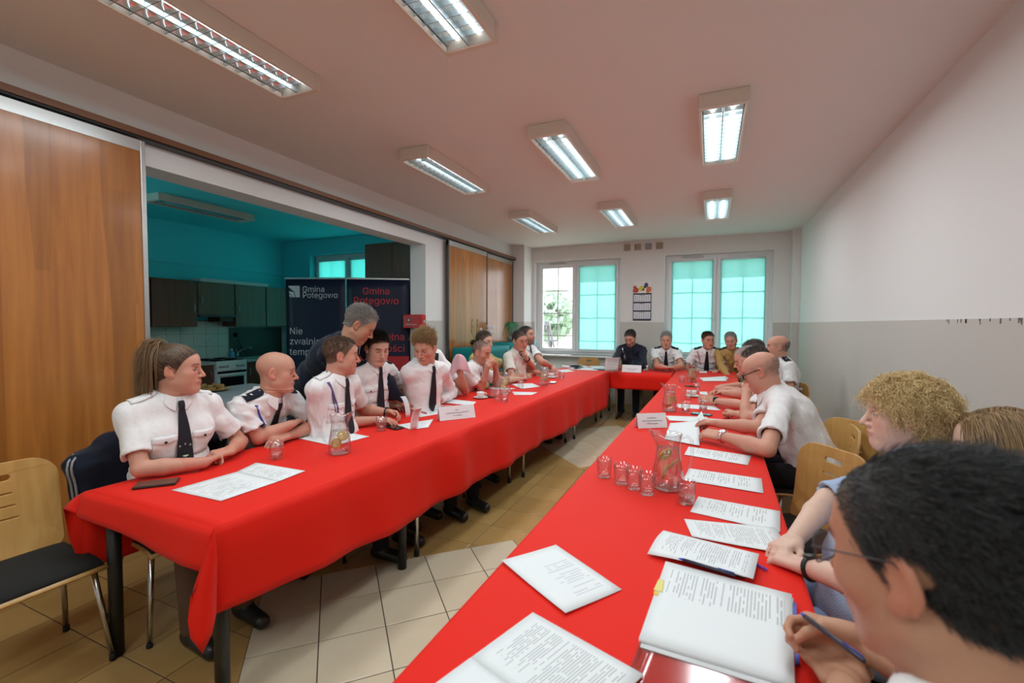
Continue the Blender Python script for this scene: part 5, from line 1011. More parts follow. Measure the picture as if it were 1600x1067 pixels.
def grow(parent, name, o, M, s, roots, d0, lens, rad, mat_, pts=6, jitter=.15, grav=0., curl=0., wave=0., seed=1, attract=None, collide=True, freq=2.1, lift=.004):
    """one CURVES object of strands, in head-local coordinates; pushed out of the skull, bent by gravity and curl"""
    rng = np.random.default_rng(seed); n = len(roots); P = np.zeros((n, pts, 3)); P[:, 0] = roots
    d = d0 + rng.normal(0, jitter, d0.shape); d /= np.linalg.norm(d, axis=1, keepdims=True)
    ph = rng.random((n, 3)) * 6.28; cl = np.floor(roots / .012); pc = np.sin(cl @ np.array([[12.9, 78.2, 37.7], [39.3, 11.1, 83.2], [73.1, 52.7, 9.2]])) * 3.1
    step = (np.broadcast_to(lens, n) / (pts - 1))[:, None]; down = M @ np.array([0, 0, -1.])
    cc = np.array([0, -.014, .043]); rr = np.array([.0765, .099, .083])
    for i in range(1, pts):
        d = d + grav * down + curl * np.sin(pc + .25 * ph + i * freq) + wave * np.sin(ph + i * 1.3)
        if attract is not None:
            a = attract - P[:, i - 1]; a /= np.linalg.norm(a, axis=1, keepdims=True) + 1e-6; d = d * .5 + a * 1.0
        d /= np.linalg.norm(d, axis=1, keepdims=True); p = P[:, i - 1] + d * step
        if collide:
            w = (p - cc) / (rr + lift); k = np.linalg.norm(w, axis=1, keepdims=True); p = np.where(k < 1, cc + (p - cc) / np.maximum(k, .3), p)
        P[:, i] = p
    W = o + s * (P.reshape(-1, 3) @ M)
    hc = bpy.data.hair_curves.new(name); hc.add_curves([pts] * n)
    hc.attributes['position'].data.foreach_set('vector', W.astype(np.float32).ravel())
    ra = hc.attributes.get('radius') or hc.attributes.new('radius', 'FLOAT', 'POINT')
    ra.data.foreach_set('value', np.tile(np.linspace(1, .4, pts) * rad, n).astype(np.float32))
    hc.materials.append(mat_)
    return link(bpy.data.objects.new(name, hc), parent)
def hair_mat(name, c1, c2, rough=.42):
    """every strand its own shade between two colours"""
    if name in MATS: return MATS[name]
    m = bpy.data.materials.new(name); m.use_nodes = True; nt = m.node_tree; b = nt.nodes['Principled BSDF']; L = nt.links; h = nt.nodes.new('ShaderNodeHairInfo'); mx = nt.nodes.new('ShaderNodeMix'); mx.data_type = 'RGBA'; mx.inputs[6].default_value = (*c2, 1); mx.inputs[7].default_value = (*c1, 1)
    L.new(h.outputs['Random'], mx.inputs[0]); L.new(mx.outputs[2], b.inputs['Base Color']); b.inputs['Roughness'].default_value = rough; b.inputs['Specular IOR Level'].default_value = .5
    MATS[name] = m; return m
def ik(S, W, l1, l2, pole):
    v = W - S; d = np.linalg.norm(v); L = min(max(d, abs(l1 - l2) + .02), (l1 + l2) * .995); u = v / d
    if d > L: l1, l2 = l1 * d / L, l2 * d / L; L = d
    a = (l1 * l1 - l2 * l2 + L * L) / (2 * L); h = math.sqrt(max(l1 * l1 - a * a, 0)); p = np.asarray(pole, float); p = nrm(p - u * (p @ u))
    return S + u * a + p * h
def add_hand(S, W, d, nrm_, side, s, curl=(.35, .45, .5, .55), spread=.06, thumb=.3, thumbin=.0, k=.007):
    """wrist W, finger direction d, palm-facing normal n; side +1 right, -1 left"""
    d = nrm(d); n = nrm(np.asarray(nrm_) - d * (np.asarray(nrm_) @ d)); lat = -np.cross(n, d) * side      # towards the thumb
    S.box(W + d * .048 * s, (.040 * s, .050 * s, .0145 * s), .013 * s, np.array([lat, d, n]), .02 * s)
    S.ell(W + d * .028 * s + lat * .026 * s + n * .008 * s, (.017 * s, .03 * s, .016 * s), np.array([lat, d, n]), .014 * s)
    for i, (o, L, r) in enumerate(zip((.030, .0105, -.0095, -.0285), (.074, .082, .076, .060), (.0088, .0090, .0086, .0076))):
        b = W + (d * (.088 - .004 * abs(i - 1.2)) + lat * o) * s; f = nrm(d + lat * spread * (1.5 - i)); c = curl[i] if np.ndim(curl) else curl; p = b - f * .01 * s; rr = r * s
        S.cone(p, b, rr * 1.08, rr * 1.08, k * s)
        for seg, (fr, cc) in enumerate(((.44, .75), (.31, 1.1), (.25, .8))):
            a = c * cc; f2 = nrm(f * math.cos(a) + n * math.sin(a)); n = nrm(n * math.cos(a) - f * math.sin(a)); q = p if seg else b
            e = q + f2 * L * fr * s; S.cone(q, e, rr, rr * .93, .003 * s); p = e; f = f2; rr *= .93
        n = nrm(np.asarray(nrm_) - d * (np.asarray(nrm_) @ d))
    t0 = W + (d * .022 + lat * .026 + n * .006) * s; t1 = t0 + nrm(d * .75 + lat * (.75 - .5 * thumbin) + n * .35) * .040 * s
    t2 = t1 + nrm(d * 1 + lat * (.25 - thumb) + n * (.25 + .6 * thumbin)) * .032 * s; t3 = t2 + nrm(d * 1 - lat * thumb * 1.2 + n * (.25 + .8 * thumbin)) * .025 * s
    S.cone(t0, t1, .0135 * s, .0110 * s, .012 * s); S.cone(t1, t2, .0108 * s, .0098 * s, .004 * s); S.cone(t2, t3, .0098 * s, .0080 * s, .003 * s)
def strip(S, O, Dv, off):
    """drapes a grid of points O[i][j] on S along direction Dv, lifted by off"""
    O = np.asarray(O, float); sh = O.shape; P, t = trace(S, O.reshape(-1, 3), Dv); return (P - nrm(Dv) * off).reshape(sh)
def noise_disp(seed, amp, fr=1.):
    rng = np.random.default_rng(seed); K = []
    for _ in range(5):
        v = nrm(rng.normal(0, 1, 3) * np.array([1, 1, .8])); K.append((v * rng.uniform(55, 120) * fr, rng.uniform(0, 6.28), nrm(rng.normal(0, 1, 3)) * rng.uniform(12, 22) * fr, rng.uniform(0, 6.28)))
    def f(P):
        r = np.zeros(len(P))
        for a, b, c, e in K: r += 1.35 * np.sin(P @ a + b + 1.6 * np.sin(P @ c + e)) * np.clip(np.sin(P @ c * .6 + e * 2) + .45, 0, 1)
        return -np.maximum(r, -.25) * amp * .4
    return f
SK = mat('skin', rough=.48, vcol=True, spec=.35, noise=.12, nscale=120)
EYE_M = mat('eye_surface', rough=.25, vcol=True, spec=.5)
CLOTH = {}
def cloth_mat(name, col, rough=.8, bump=.9, bs=15, sheen=.0): return mat(name, col, rough, spec=.2, bump=bump, bscale=bs, sheen=sheen)
WHITE = cloth_mat('white_shirt_cotton', (.80, .79, .79)); OFFWHITE = cloth_mat('cream_polo_knit', (.72, .69, .62)); NAVY = cloth_mat('navy_wool', (.012, .016, .030), sheen=.1)
BLACK = cloth_mat('black_cloth', (.012, .012, .015)); TIE = mat('tie_satin', (.010, .012, .018), .55, spec=.4); YELLOW = cloth_mat('yellow_cotton', (.62, .48, .20)); KHAKI = cloth_mat('khaki_drill', (.46, .28, .10))
BLUEKNIT = cloth_mat('blue_knit', (.40, .49, .66), bump=.5, bs=260); SILVER = mat('silver_metal', (.75, .75, .76), .3, 1); DARKM = mat('dark_metal', (.05, .05, .055), .35, .8)
BROWNSK = cloth_mat('brown_stockings', (.10, .055, .035)); DENIM = cloth_mat('light_denim', (.23, .33, .50))
GREYP = cloth_mat('grey_trousers', (.07, .07, .08)); BRACE = cloth_mat('navy_cord', (.05, .06, .30)); LTHR = mat('black_leather', (.012, .012, .012), .35)
def person(label, head, yaw, pitch=0, roll=0, byaw=None, s=1., hip=None, arms=(None, None), skin='fair', style='short', hair=((.05, .03, .02), (.02, .012, .008)), hlen=.02, hrad=.0009, hn=3000,
           shirt=WHITE, sleeve=.62, trousers=BLACK, tie=True, collar=True, epaul=None, pockets=True, cord=None, fat=0., fem=0., jaw=1., nose=1., stubble=0, beard=0, glasses=None, watch=None,
           q=(.003, .0055, .0075), lean=None, lids=.25, gaze=(0, 0), wrinkle=.0085, neckoff=(0, -.030, -.128), bust=0, legs=True, kneef=.42, lipstick=0, seed=1, hairup=None, hips_z=.55, spine=.52, scalp=None, browcol=None, browstr=1., shw=.166,
           sash=False, buttons=False, body_extra=None, shoes=LTHR, anklef=.02, ties=(.02, .37), shoulder_up=(0, 0), earring=False, tiew=1., hcurl=.0, hjit=.28, hlift=1.):
    o = np.asarray(head, float); M = head_rows(yaw, pitch, roll); byaw = yaw if byaw is None else byaw; a = math.radians(byaw)
    bf = np.array([math.cos(a), math.sin(a), 0.]); hv = M.T @ np.array(neckoff)
    NB = o + s * (.55 * (np.array(neckoff) @ M) + .45 * (neckoff[1] * bf + np.array([0, 0, neckoff[2]])))
    if hip is None:
        dz = NB[2] - hips_z; L = spine * s; off = math.sqrt(max(L * L - dz * dz, .0009)); HP = np.array([NB[0], NB[1], hips_z]) - bf * off
    else: HP = np.array([hip[0], hip[1], hip[2] if len(hip) > 2 else hips_z])
    up = nrm(NB - HP); R = nrm(np.cross(bf, up)); fw = np.cross(up, R); TM = np.array([R, fw, up])
    bow = fw * -.030 * s
    P1 = HP + (NB - HP) * .32 + bow; P2 = HP + (NB - HP) * .66 + bow * 1.1; P3 = HP + (NB - HP) * .88 + bow * .4
    SH = [NB - up * .070 * s + R * q_ * shw * s - fw * .01 * s + up * shoulder_up[i] for i, q_ in enumerate((1, -1))]
    rng = np.random.default_rng(seed)
    # ---- arms
    A = []
    for i, side in enumerate((1, -1)):
        sp = arms[i] or {}
        Wt = np.asarray(sp.get('w', SH[i] + bf * .25 * s + np.array([0, 0, -.30 * s])), float)
        if 'e' in sp: El = np.asarray(sp['e'], float)
        else: El = ik(SH[i], Wt, .285 * s, .255 * s, sp.get('pole', R * side * .8 - up * .6 - bf * .25))
        fd = nrm(Wt - El); hd = nrm(np.asarray(sp.get('d', fd), float)); hn_ = np.asarray(sp.get('n', (0, 0, -1)), float)
        A.append((SH[i], El, Wt, hd, hn_, sp))
    # ---- body: one continuous surface
    S = SDF(); head_sdf(S, o, M, s, jaw=jaw, fat=fat, nose=nose, fem=fem)
    nr = (.052 - .007 * fem + .007 * fat) * s
    S.cone(o + s * (np.array([0, -.028, -.040]) @ M), NB, nr, nr * 1.12, .03 * s); S.cone(NB, HP, nr * 1.1, .10 * s, .03)
    S.cone(SH[0], SH[1], .038 * s, .038 * s, .04); f_ = 1 + .12 * fat - .12 * fem
    for (sh, el, wr, hd, hn_, sp), side in zip(A, (1, -1)):
        S.cone(sh, el, .043 * s * f_, .037 * s * f_, .02); S.cone(el, el + (wr - el) * .35, .037 * s * f_, .041 * s * f_, .012); S.cone(el + (wr - el) * .35, wr, .040 * s * f_, .0265 * s, .01)
        if sp.get('hand', True): add_hand(S, wr, hd, hn_, side, s * (1 - .1 * fem), **{k: v for k, v in sp.items() if k in ('curl', 'spread', 'thumb', 'thumbin')})
    hb = .15 * s
    fine = [(o - hb, o + hb, q[0])] if q[0] < q[1] else None
    V, F = polygonise(S, q[1], fine)
    c = np.tile(np.array(SKIN[skin]), (len(V), 1)); Pl = ((V - o) @ M.T) / s
    bc = browcol or tuple(np.array(hair[0]) * .6); sc_ = scalp or ((tuple(np.array(hair[0]) * .5 + np.array(SKIN[skin]) * .08), .85))
    paint_head(Pl, None, c, hair[0], sc_, style, stubble, beard, bc, lipstick, fem, browstr)
    for (sh, el, wr, hd, hn_, sp) in A:                    # knuckles and finger tips a little redder
        t = np.clip(((V - wr) @ hd - .08 * s) / (.08 * s), 0, 1) * (np.linalg.norm(V - wr - hd * .12 * s, axis=1) < .14 * s); c *= 1 - t[:, None] * np.array([0, .16, .16])
        if sp.get('nails'):
            pass
    body = mesh_obj('person', V - np.array([HP[0], HP[1], 0]), F, SK, None, True, cols=c); body.location = (HP[0], HP[1], 0); tag(body, label, 'person')
    base = np.array([HP[0], HP[1], 0.])
    def ch(ob): ob.matrix_parent_inverse = Matrix.Translation(-Vector(base)); return ob
    for e in make_eyes(body, o, M, s, gaze[0], gaze[1], skin=SKIN[skin], lidded=lids, mat_=EYE_M, liner=fem > 0): ch(e)
    # ---- hair
    hm = hair_mask(Pl, style)
    if style != 'bald' and hn:
        idx = np.nonzero((hm > (.003 if style != 'ponytail' else .0)) & (np.linalg.norm(Pl, axis=1) < .17))[0]
        if len(idx):
            wt_ = np.clip(hm[idx] / (.018 if style in ('balding', 'high') else .004), .02, 1); idx = rng.choice(idx, hn, p=wt_ / wt_.sum()); loc = Pl[idx]; N = (grad(S, V[idx]) @ M.T); root = loc + rng.normal(0, .0016, loc.shape)
            top = np.clip((loc[:, 2] - .03) / .08, 0, 1)[:, None]; hmx = hair_mat('hair_%d' % (abs(hash(str(hair))) % 99999), *hair)
            if style in ('short', 'high', 'receding'):
                d = N * (.22 + .2 * top) * hlift + np.array([0, -.6, -.35]) * (1 - top) + top * np.array(hairup or (0, -.55, .15)); ln = hlen * (.45 + .75 * top[:, 0])
                ch(grow(body, 'hair', o, M, s, root, d, ln * rng.uniform(.6, 1.15, hn), hrad, hmx, pts=5, jitter=hjit, grav=.05, wave=.12, curl=hcurl, seed=seed))
            elif style in ('buzz', 'balding'):
                ch(grow(body, 'hair', o, M, s, root, N * .5 + np.array([0, -.4, -.3]), hlen, hrad, hmx, pts=3, jitter=.15, seed=seed))
            elif style == 'curly_top':
                d = N * .7 + top * np.array([.1, .25, .5]) + (1 - top) * np.array([0, -.5, -.4]); ln = hlen * (.14 + 1.2 * top[:, 0] ** 1.5) * rng.uniform(.5, 1.2, hn)
                ch(grow(body, 'hair', o, M, s, root, d, ln, hrad, hmx, pts=9, jitter=.3, curl=.6, seed=seed, collide=True, freq=1.2))
            elif style == 'ponytail':
                bun = np.array([0., -.092, .122]); dist = np.linalg.norm(loc - bun, axis=1)
                ch(grow(body, 'hair', o, M, s, root, (bun - loc) + N * .02, dist * 1.12, hrad, hmx, pts=9, jitter=.02, attract=bun, seed=seed, lift=.007))
                n2 = hn // 2; r2 = bun + rng.normal(0, .013, (n2, 3)); d2 = np.array([0, -.42, .55]) + rng.normal(0, .18, (n2, 3))
                lt = hair_mat('hair_light_ends', (.36, .21, .095), (.09, .05, .025))
                ch(grow(body, 'hair_ponytail', o, M, s, r2, d2, rng.uniform(.20, .29, n2), hrad * 1.1, lt, pts=10, jitter=.08, grav=1.1, wave=.06, seed=seed + 1, collide=True, lift=.012))
                mb = MB(); ring = [o + s * ((bun + np.array([.020 * math.cos(t), -.012 + .018 * math.sin(t) * .7, .008 + .018 * math.sin(t) * .7])) @ M) for t in np.linspace(0, 6.28, 16, endpoint=False)]; mb.tube(ring, .006 * s, 8, closed=True); ch(mb.build('hair_band', BLACK, body, True))
            elif style == 'long_curly':
                d = N * .75 + np.array([0, -.45, .1]) * np.clip((loc[:, 1:2] + .03) / .06, 0, 1); ch(grow(body, 'hair', o, M, s, root, d, hlen * rng.uniform(.6, 1.1, hn), hrad, hmx, pts=14, jitter=.15, grav=.26, curl=.72, wave=.15, seed=seed, lift=.012, freq=1.1))
            elif style == 'long':
                part = np.sign(loc[:, 0:1] + .012); d = N * .35 + np.array([1, 0, .0]) * part * .7 + np.array([0, -.25, 0]); ch(grow(body, 'hair', o, M, s, root, d, hlen * rng.uniform(.8, 1.1, hn), hrad, hmx, pts=14, jitter=.06, grav=.34, wave=.07, seed=seed, lift=.009))
    # ---- shirt
    G = SDF(); t_ = .012 * s; fw_ = fat
    for (sh, el, wr, hd, hn_, sp), side in zip(A, (1, -1)):
        ar = f_
        if sleeve < 1: G.cone(sh, sh + (el - sh) * sleeve, .051 * s * ar, .057 * s * ar + .006, .05)
        else:
            G.cone(sh, el, .051 * s * ar, .047 * s * ar, .05); G.cone(el, el + (wr - el) * .4, .047 * s * ar, .050 * s * ar, .015); G.cone(el + (wr - el) * .4, wr - (wr - el) * .02, .050 * s * ar, .036 * s, .015)
    for (sh, el, wr, hd, hn_, sp) in A:                    # sleeve ends: cut flat and hollow out round the arm
        if sleeve < 1:
            e = sh + (el - sh) * sleeve; dd = nrm(el - sh)
            G.add('e', (np.array([dd, *frame(dd, (0.3, .2, 1))[[0, 2]]]), np.array([.030, .085, .085]) * s), e + dd * .030 * s, .09 * s, .002, 's')
            G.cone(e - dd * .05 * s, e + dd * .05, .0435 * s * f_ + .003, .0455 * s * f_ + .004, .004, 's')
    G.ell(HP + up * .02, np.array([.165 + .03 * fat + .01 * fem, .125 + .05 * fat, .14]) * s + .004, TM, .05); G.ell(P1 + fw * .05 * fat * s, np.array([.148 + .035 * fat, .118 + .055 * fat, .16]) * s, TM, .06)
    G.ell(P2, np.array([.163 + .015 * fat - .012 * fem, .122 + .02 * fat, .17]) * s, TM, .06); G.ell(P3, np.array([.145 - .012 * fem, .095, .10]) * s, TM, .05)
    if bust:
        for q_ in (1, -1): G.ell(P2 + (fw * .085 + R * q_ * .075 + up * .01) * s, np.array([.078, .072, .078]) * s * bust, TM, .05)
    for (sh, el, wr, hd, hn_, sp) in A:
        G.cone(NB - up * .030 * s - fw * .008 * s, sh + up * .004 * s, .046 * s, .050 * s, .06)
    if collar or sleeve: G.cone(NB + up * .01, o + s * (np.array([0, -.02, -.03]) @ M), nr * 1.07, nr * 1.05, .008, 's')
    G.plane(HP - np.array([0, 0, .075]), (0, 0, -1))
    dsp = noise_disp(seed + 11, wrinkle)
    GV, GF = polygonise(G, q[2], disp=dsp)
    sh_ob = ch(mesh_obj('shirt', GV, GF, shirt, body, True)) if shirt not in (NAVY,) else ch(mesh_obj('jacket', GV, GF, shirt, body, True))
    sh_ob.modifiers.new('relax', 'SMOOTH').iterations = 1
    # ---- collar
    cn = NB + up * .012 * s + fw * .002 * s; tilt = .30
    cu = nrm(up + fw * -.0 + nrm(o - NB) * .8); cR = R; cf = nrm(np.cross(cu, cR)); cf = cf if cf @ fw > 0 else -cf
    if collar:
        g = []; na = 33
        for i in range(na):
            t = -1 + 2 * i / (na - 1); an = t * math.radians(168); fr = abs(t)
            dr = cR * math.sin(an) - cf * math.cos(an); pt = max(0, (fr - .72) / .28)
            rows = []
            for j, (rad_, hz) in enumerate(((1.02, .004), (1.05, .026), (1.12, .034), (1.24, .014), (1.42 + .30 * pt, -.014 - .030 * pt))):
                drop = (.030 if j < 3 else .030) * (fr ** 1.5)
                rows.append(cn + dr * nr * rad_ + cu * (hz - drop) * s + cf * (.006 + .012 * pt) * s)
            g.append(rows)
        g = np.array(g); fl = g[:, 3:].reshape(-1, 3); dv = G.ev(fl); gn = grad(G, fl); fl = fl + gn * np.maximum(.004 - dv, 0)[:, None]; g[:, 3:] = fl.reshape(g[:, 3:].shape)
        cb = MB(); cb.grid(g); cob = ch(cb.build('collar', shirt if collar is True else collar, body, True, solid=.003)); cob.modifiers.new('sub', 'SUBSURF').levels = 1; cob.modifiers['sub'].render_levels = 1
    front = lambda x, z: NB + R * x * s + up * z * s + fw * .45
    if tie:
        mb = MB(); rows = []
        for t, wd in ((ties[0] - .012, .012), (ties[0], .017), (ties[0] + .028, .013), (ties[0] + .035, .015), (.12, .024), (.2, .031), (.28, .037), (ties[1] - .03, .040), (ties[1], .004)):
            if t > ties[1]: continue
            rows.append([front(wd * u * tiew, -t - .015 * abs(u) * (wd > .03) * 0) for u in (-1, -.5, 0, .5, 1)])
        g = strip(G, rows, -fw, .007 * s); g[:3] += fw * .008 * s
        mb.grid(g); tob = ch(mb.build('tie', TIE, body, True, solid=.005)); tob.modifiers.new('sub', 'SUBSURF').render_levels = 1
        if tie == 'emblem' or tie == 'dot':
            zc = -ties[1] + .075; n = 12; e = MB()
            pts = strip(G, [[front(.020 * math.cos(u) * r_, zc + .022 * math.sin(u) * r_) for u in np.linspace(0, 6.283, n + 1)] for r_ in (0.02, 1.)], -fw, .0135 * s); e.grid(pts)
            ch(e.build('tie_emblem', mat('emblem_green', (.10, .35, .16), .6, noise=1, nscale=90, col2=(.75, .72, .6)), body, solid=.001))
            if tie == 'emblem':
                for k, (u, chh) in enumerate(((-.022, 'O'), (0, 'S'), (.022, 'P'))):
                    p = strip(G, [[front(u, zc + .040 - .008 * abs(u) / .022)]], -fw, .0145 * s)[0, 0]
                    ch(text_obj('tie_letter', chh, p, -R, up, .017 * s, mat('lettering_white', (.85, .85, .85), .6), body))
    if pockets:
        for q_ in (1, -1):
            mb = MB(); g = strip(G, [[front(q_ * .085 + u * .050, -.165 - v * .115) for u in np.linspace(-1, 1, 7)] for v in np.linspace(0, 1, 6)], -fw, .0035); mb.grid(g); ch(mb.build('pocket', shirt, body, True, solid=.0025))
            mb = MB(); g = strip(G, [[front(q_ * .085 + u * .052, -.160 - v * (.042 - .012 * abs(u))) for u in np.linspace(-1, 1, 7)] for v in np.linspace(0, 1, 4)], -fw, .0065); mb.grid(g); ch(mb.build('pocket_flap', shirt, body, True, solid=.003))
            p = strip(G, [[front(q_ * .085, -.188)]], -fw, .010)[0, 0]; mb = MB(); mb.box(p, (.012 * s, .006, .012 * s), TM.T); ch(mb.build('button', DARKM, body, bevel=.004))
    if buttons:
        for z in np.arange(.06, .36, .075):
            p = strip(G, [[front(0, -z)]], -fw, .003)[0, 0]; mb = MB(); mb.box(p, (.012, .005, .012), TM.T); ch(mb.build('button', buttons if buttons is not True else WHITE, body, bevel=.003))
    if epaul:
        for i, q_ in enumerate((1, -1)):
            mb = MB(); pts = [[NB + R * q_ * (.070 + .105 * v) * s + fw * (u * .027 * (1 - .35 * (v < .05)) + .0) * s + up * .3 for u in (-1, -.5, 0, .5, 1)] for v in (0, .12, .3, .5, .7, .85, 1)]
            g = strip(G, pts, -up, .008 * s); mb.grid(g); ep = ch(mb.build('epaulette', epaul, body, True, solid=.006))
            for v in ((.18, .62) if epaul is not shirt else (.15,)):
                p = strip(G, [[NB + R * q_ * (.070 + .105 * v) * s + up * .3]], -up, .0135 * s)[0, 0]; mb = MB(); mb.lathe([(.0, 0), (.010 * s if v > .3 else .005 * s, 0), (.008 * s if v > .3 else .004 * s, .004), (0, .006)], 8, cap=False); mb.V = [tuple(p + np.array(w_) @ np.array([R, fw, up])) for w_ in mb.V]
                ch(mb.build('badge', SILVER if epaul is not shirt else DARKM, body, True))
    if cord:
        q_ = cord[0]; pts = [front(q_ * (.135 - .055 * math.sin(t * 1.5)), -.02 - .20 * t) for t in np.linspace(0, 1, 12)]; mb = MB(); g = strip(G, [pts], -fw, .006)[0]
        mb.tube(g, .0055 * s, 6); ch(mb.build('braided_cord', cord[1], body, True))
        pts = [front(q_ * (.125 - .03 * t), -.02 - .19 * t) for t in np.linspace(0, 1, 10)]; mb = MB(); mb.tube(strip(G, [pts], -fw, .006)[0], .004 * s, 6); ch(mb.build('braided_cord', cord[1], body, True))
    if sash:
        mb = MB(); g = strip(G, [[front(-.13 + .30 * v * 1. + u * .030, -.02 - .36 * v + u * .02) for u in (-1, 0, 1)] for v in np.linspace(0, 1, 12)], -fw, .007); mb.grid(g); ch(mb.build('sash', BLACK, body, True, solid=.003))
        p = strip(G, [[front(-.13 + .30 * .42, -.02 - .36 * .42)]], -fw, .012)[0, 0]; mb = MB(); mb.box(p, (.035, .006, .04), TM.T); ch(mb.build('sash_emblem', mat('gold_thread', (.55, .42, .12), .5), body, bevel=.002))
    if glasses:
        gm = mat('glasses_' + glasses, {'black': (.01, .01, .012), 'thin': (.06, .06, .07)}[glasses], .3, .3); th = .0022 if glasses == 'black' else .0011; H = lambda x, y, z: o + s * (np.array([x, y, z]) @ M)
        for q_ in (1, -1):
            ring = [H(q_ * .034 + .026 * np.sign(math.cos(t)) * abs(math.cos(t)) ** .6, .108 - .010 * abs(math.cos(t)) * (1 if q_ * math.cos(t) > 0 else .1), .008 + .018 * np.sign(math.sin(t)) * abs(math.sin(t)) ** .7) for t in np.linspace(0, 6.283, 24, endpoint=False)]
            mb = MB(); mb.tube(ring, th * s, 6, closed=True); ch(mb.build('glasses_rim', gm, body, True))
            mb = MB(); mb.add(ring, [tuple(range(len(ring)))]); ch(mb.build('lens', glass_mat('spectacle_lens'), body))
            mb = MB(); mb.tube([H(q_ * .062, .098, .014), H(q_ * .074, .088, .018), H(q_ * .080, .03, .022), H(q_ * .081, -.005, .024), H(q_ * .080, -.022, .006)], th * 1.1 * s, 6); ch(mb.build('glasses_temple', gm, body, True))
        mb = MB(); mb.tube([H(-.010, .107, .012), H(0, .111, .015), H(.010, .107, .012)], th * s, 6); ch(mb.build('glasses_bridge', gm, body, True))
    if watch:
        i, kind = watch; sh, el, wr, hd, hn_, sp = A[i]; d = nrm(wr - el); c0 = wr - d * .020 * s; fr_ = frame(d, hn_); mb = MB()
        ring = [c0 + (fr_[0] * math.cos(t) + fr_[2] * math.sin(t)) * .0305 * s for t in np.linspace(0, 6.283, 20, endpoint=False)]
        wm = {'silver': SILVER, 'black': LTHR, 'red': mat('red_band', (.6, .05, .04), .5)}[kind]; mb.tube(ring, (.0075 if kind != 'red' else .003) * s, 6, closed=True); ch(mb.build('watch_strap' if kind != 'red' else 'bracelet', wm, body, True))
        if kind != 'red':
            n = -nrm(hn_ - d * (hn_ @ d)); mb = MB(); pr = frame(n, d); mb.lathe([(0, 0), (.018 * s, 0), (.018 * s, .009 * s), (.014 * s, .011 * s), (0, .011 * s)], 16, cap=False); mb.V = [tuple(c0 + n * .028 * s + np.array(w_) @ np.array([pr[0], pr[2], n])) for w_ in mb.V]
            ch(mb.build('watch_case', wm, body, auto=40))
    if earring:
        mb = MB(); e = o + s * (np.array([.080, .0, -.030]) @ M)
        mb.lathe([(0, -.005), (.004, 0), (0, .005)], 8, e, cap=False); ch(mb.build('earring', SILVER, body, True))
    # ---- trousers, shoes
    if legs:
        T = SDF(); hf = nrm(np.array([fw[0], fw[1], 0])) if legs != 'stand' else bf; hR = np.array([hf[1], -hf[0], 0])
        T.ell(HP - np.array([0, 0, .01]), np.array([.162 + .03 * fat, .13 + .03 * fat, .095]) * s, np.array([hR, hf, [0, 0, 1]]), .04); feet = []
        for q_ in (1, -1):
            h_ = HP + hR * q_ * .085 * s - np.array([0, 0, .02])
            if legs == 'stand': kn = h_ + np.array([0, 0, -.40]) + hf * .03; an = np.array([kn[0], kn[1], .10]) - hf * .04
            else: kn = HP + hR * q_ * .11 * s + hf * kneef * s; kn[2] = .50; an = kn + hf * anklef + np.array([0, 0, -.40])
            T.cone(h_, kn, .082 * s, .062 * s, .03); T.cone(kn, an, .060 * s, .048 * s, .015); feet.append(an)
            T.plane((0, 0, .055), (0, 0, -1))
        TV, TF = polygonise(T, max(.010, q[2] * 1.4)); ch(mesh_obj('trousers', TV, TF, trousers, body, True))
        for an in feet:
            b = SDF(); b.cone(np.array([an[0], an[1], .055]) - hf * .03, np.array([an[0], an[1], .04]) + hf * .15, .042, .036, .02); b.cone(np.array([an[0], an[1], .06]), np.array([an[0], an[1], .11]), .042, .042, .02); b.plane((an[0], an[1], .004), (0, 0, -1))
            FV, FF = polygonise(b, .011); ch(mesh_obj('shoe', FV, FF, shoes, body, True))
    body['_'] = 0; del body['_']
    return dict(body=body, HP=HP, NB=NB, A=A, R=R, fw=fw, up=up, G=G, S=S, o=o, M=M, ch=ch, s=s)
# ---------------------------------------------------------------- the people
T_ = lambda x, y, z=.79: onZ(x, y, z)
def D_(a, b): return nrm3(np.asarray(b) - np.asarray(a))
def arm(w, tip, e=None, **k):
    d = dict(w=w, d=D_(w, tip)); d.update(k)
    if e is not None: d['e'] = e
    return d
GREY = ((.38, .37, .36), (.16, .155, .15)); WHT = ((.55, .54, .52), (.30, .29, .28)); DKB = ((.035, .025, .018), (.010, .008, .006)); BRN = ((.10, .062, .035), (.035, .02, .012)); BLK = ((.018, .016, .016), (.006, .006, .006))
Q1, Q2, Q3 = (.0028, .0048, .0062), (.0036, .0060, .0078), (.0050, .0075, .0100)
PEOPLE = {}
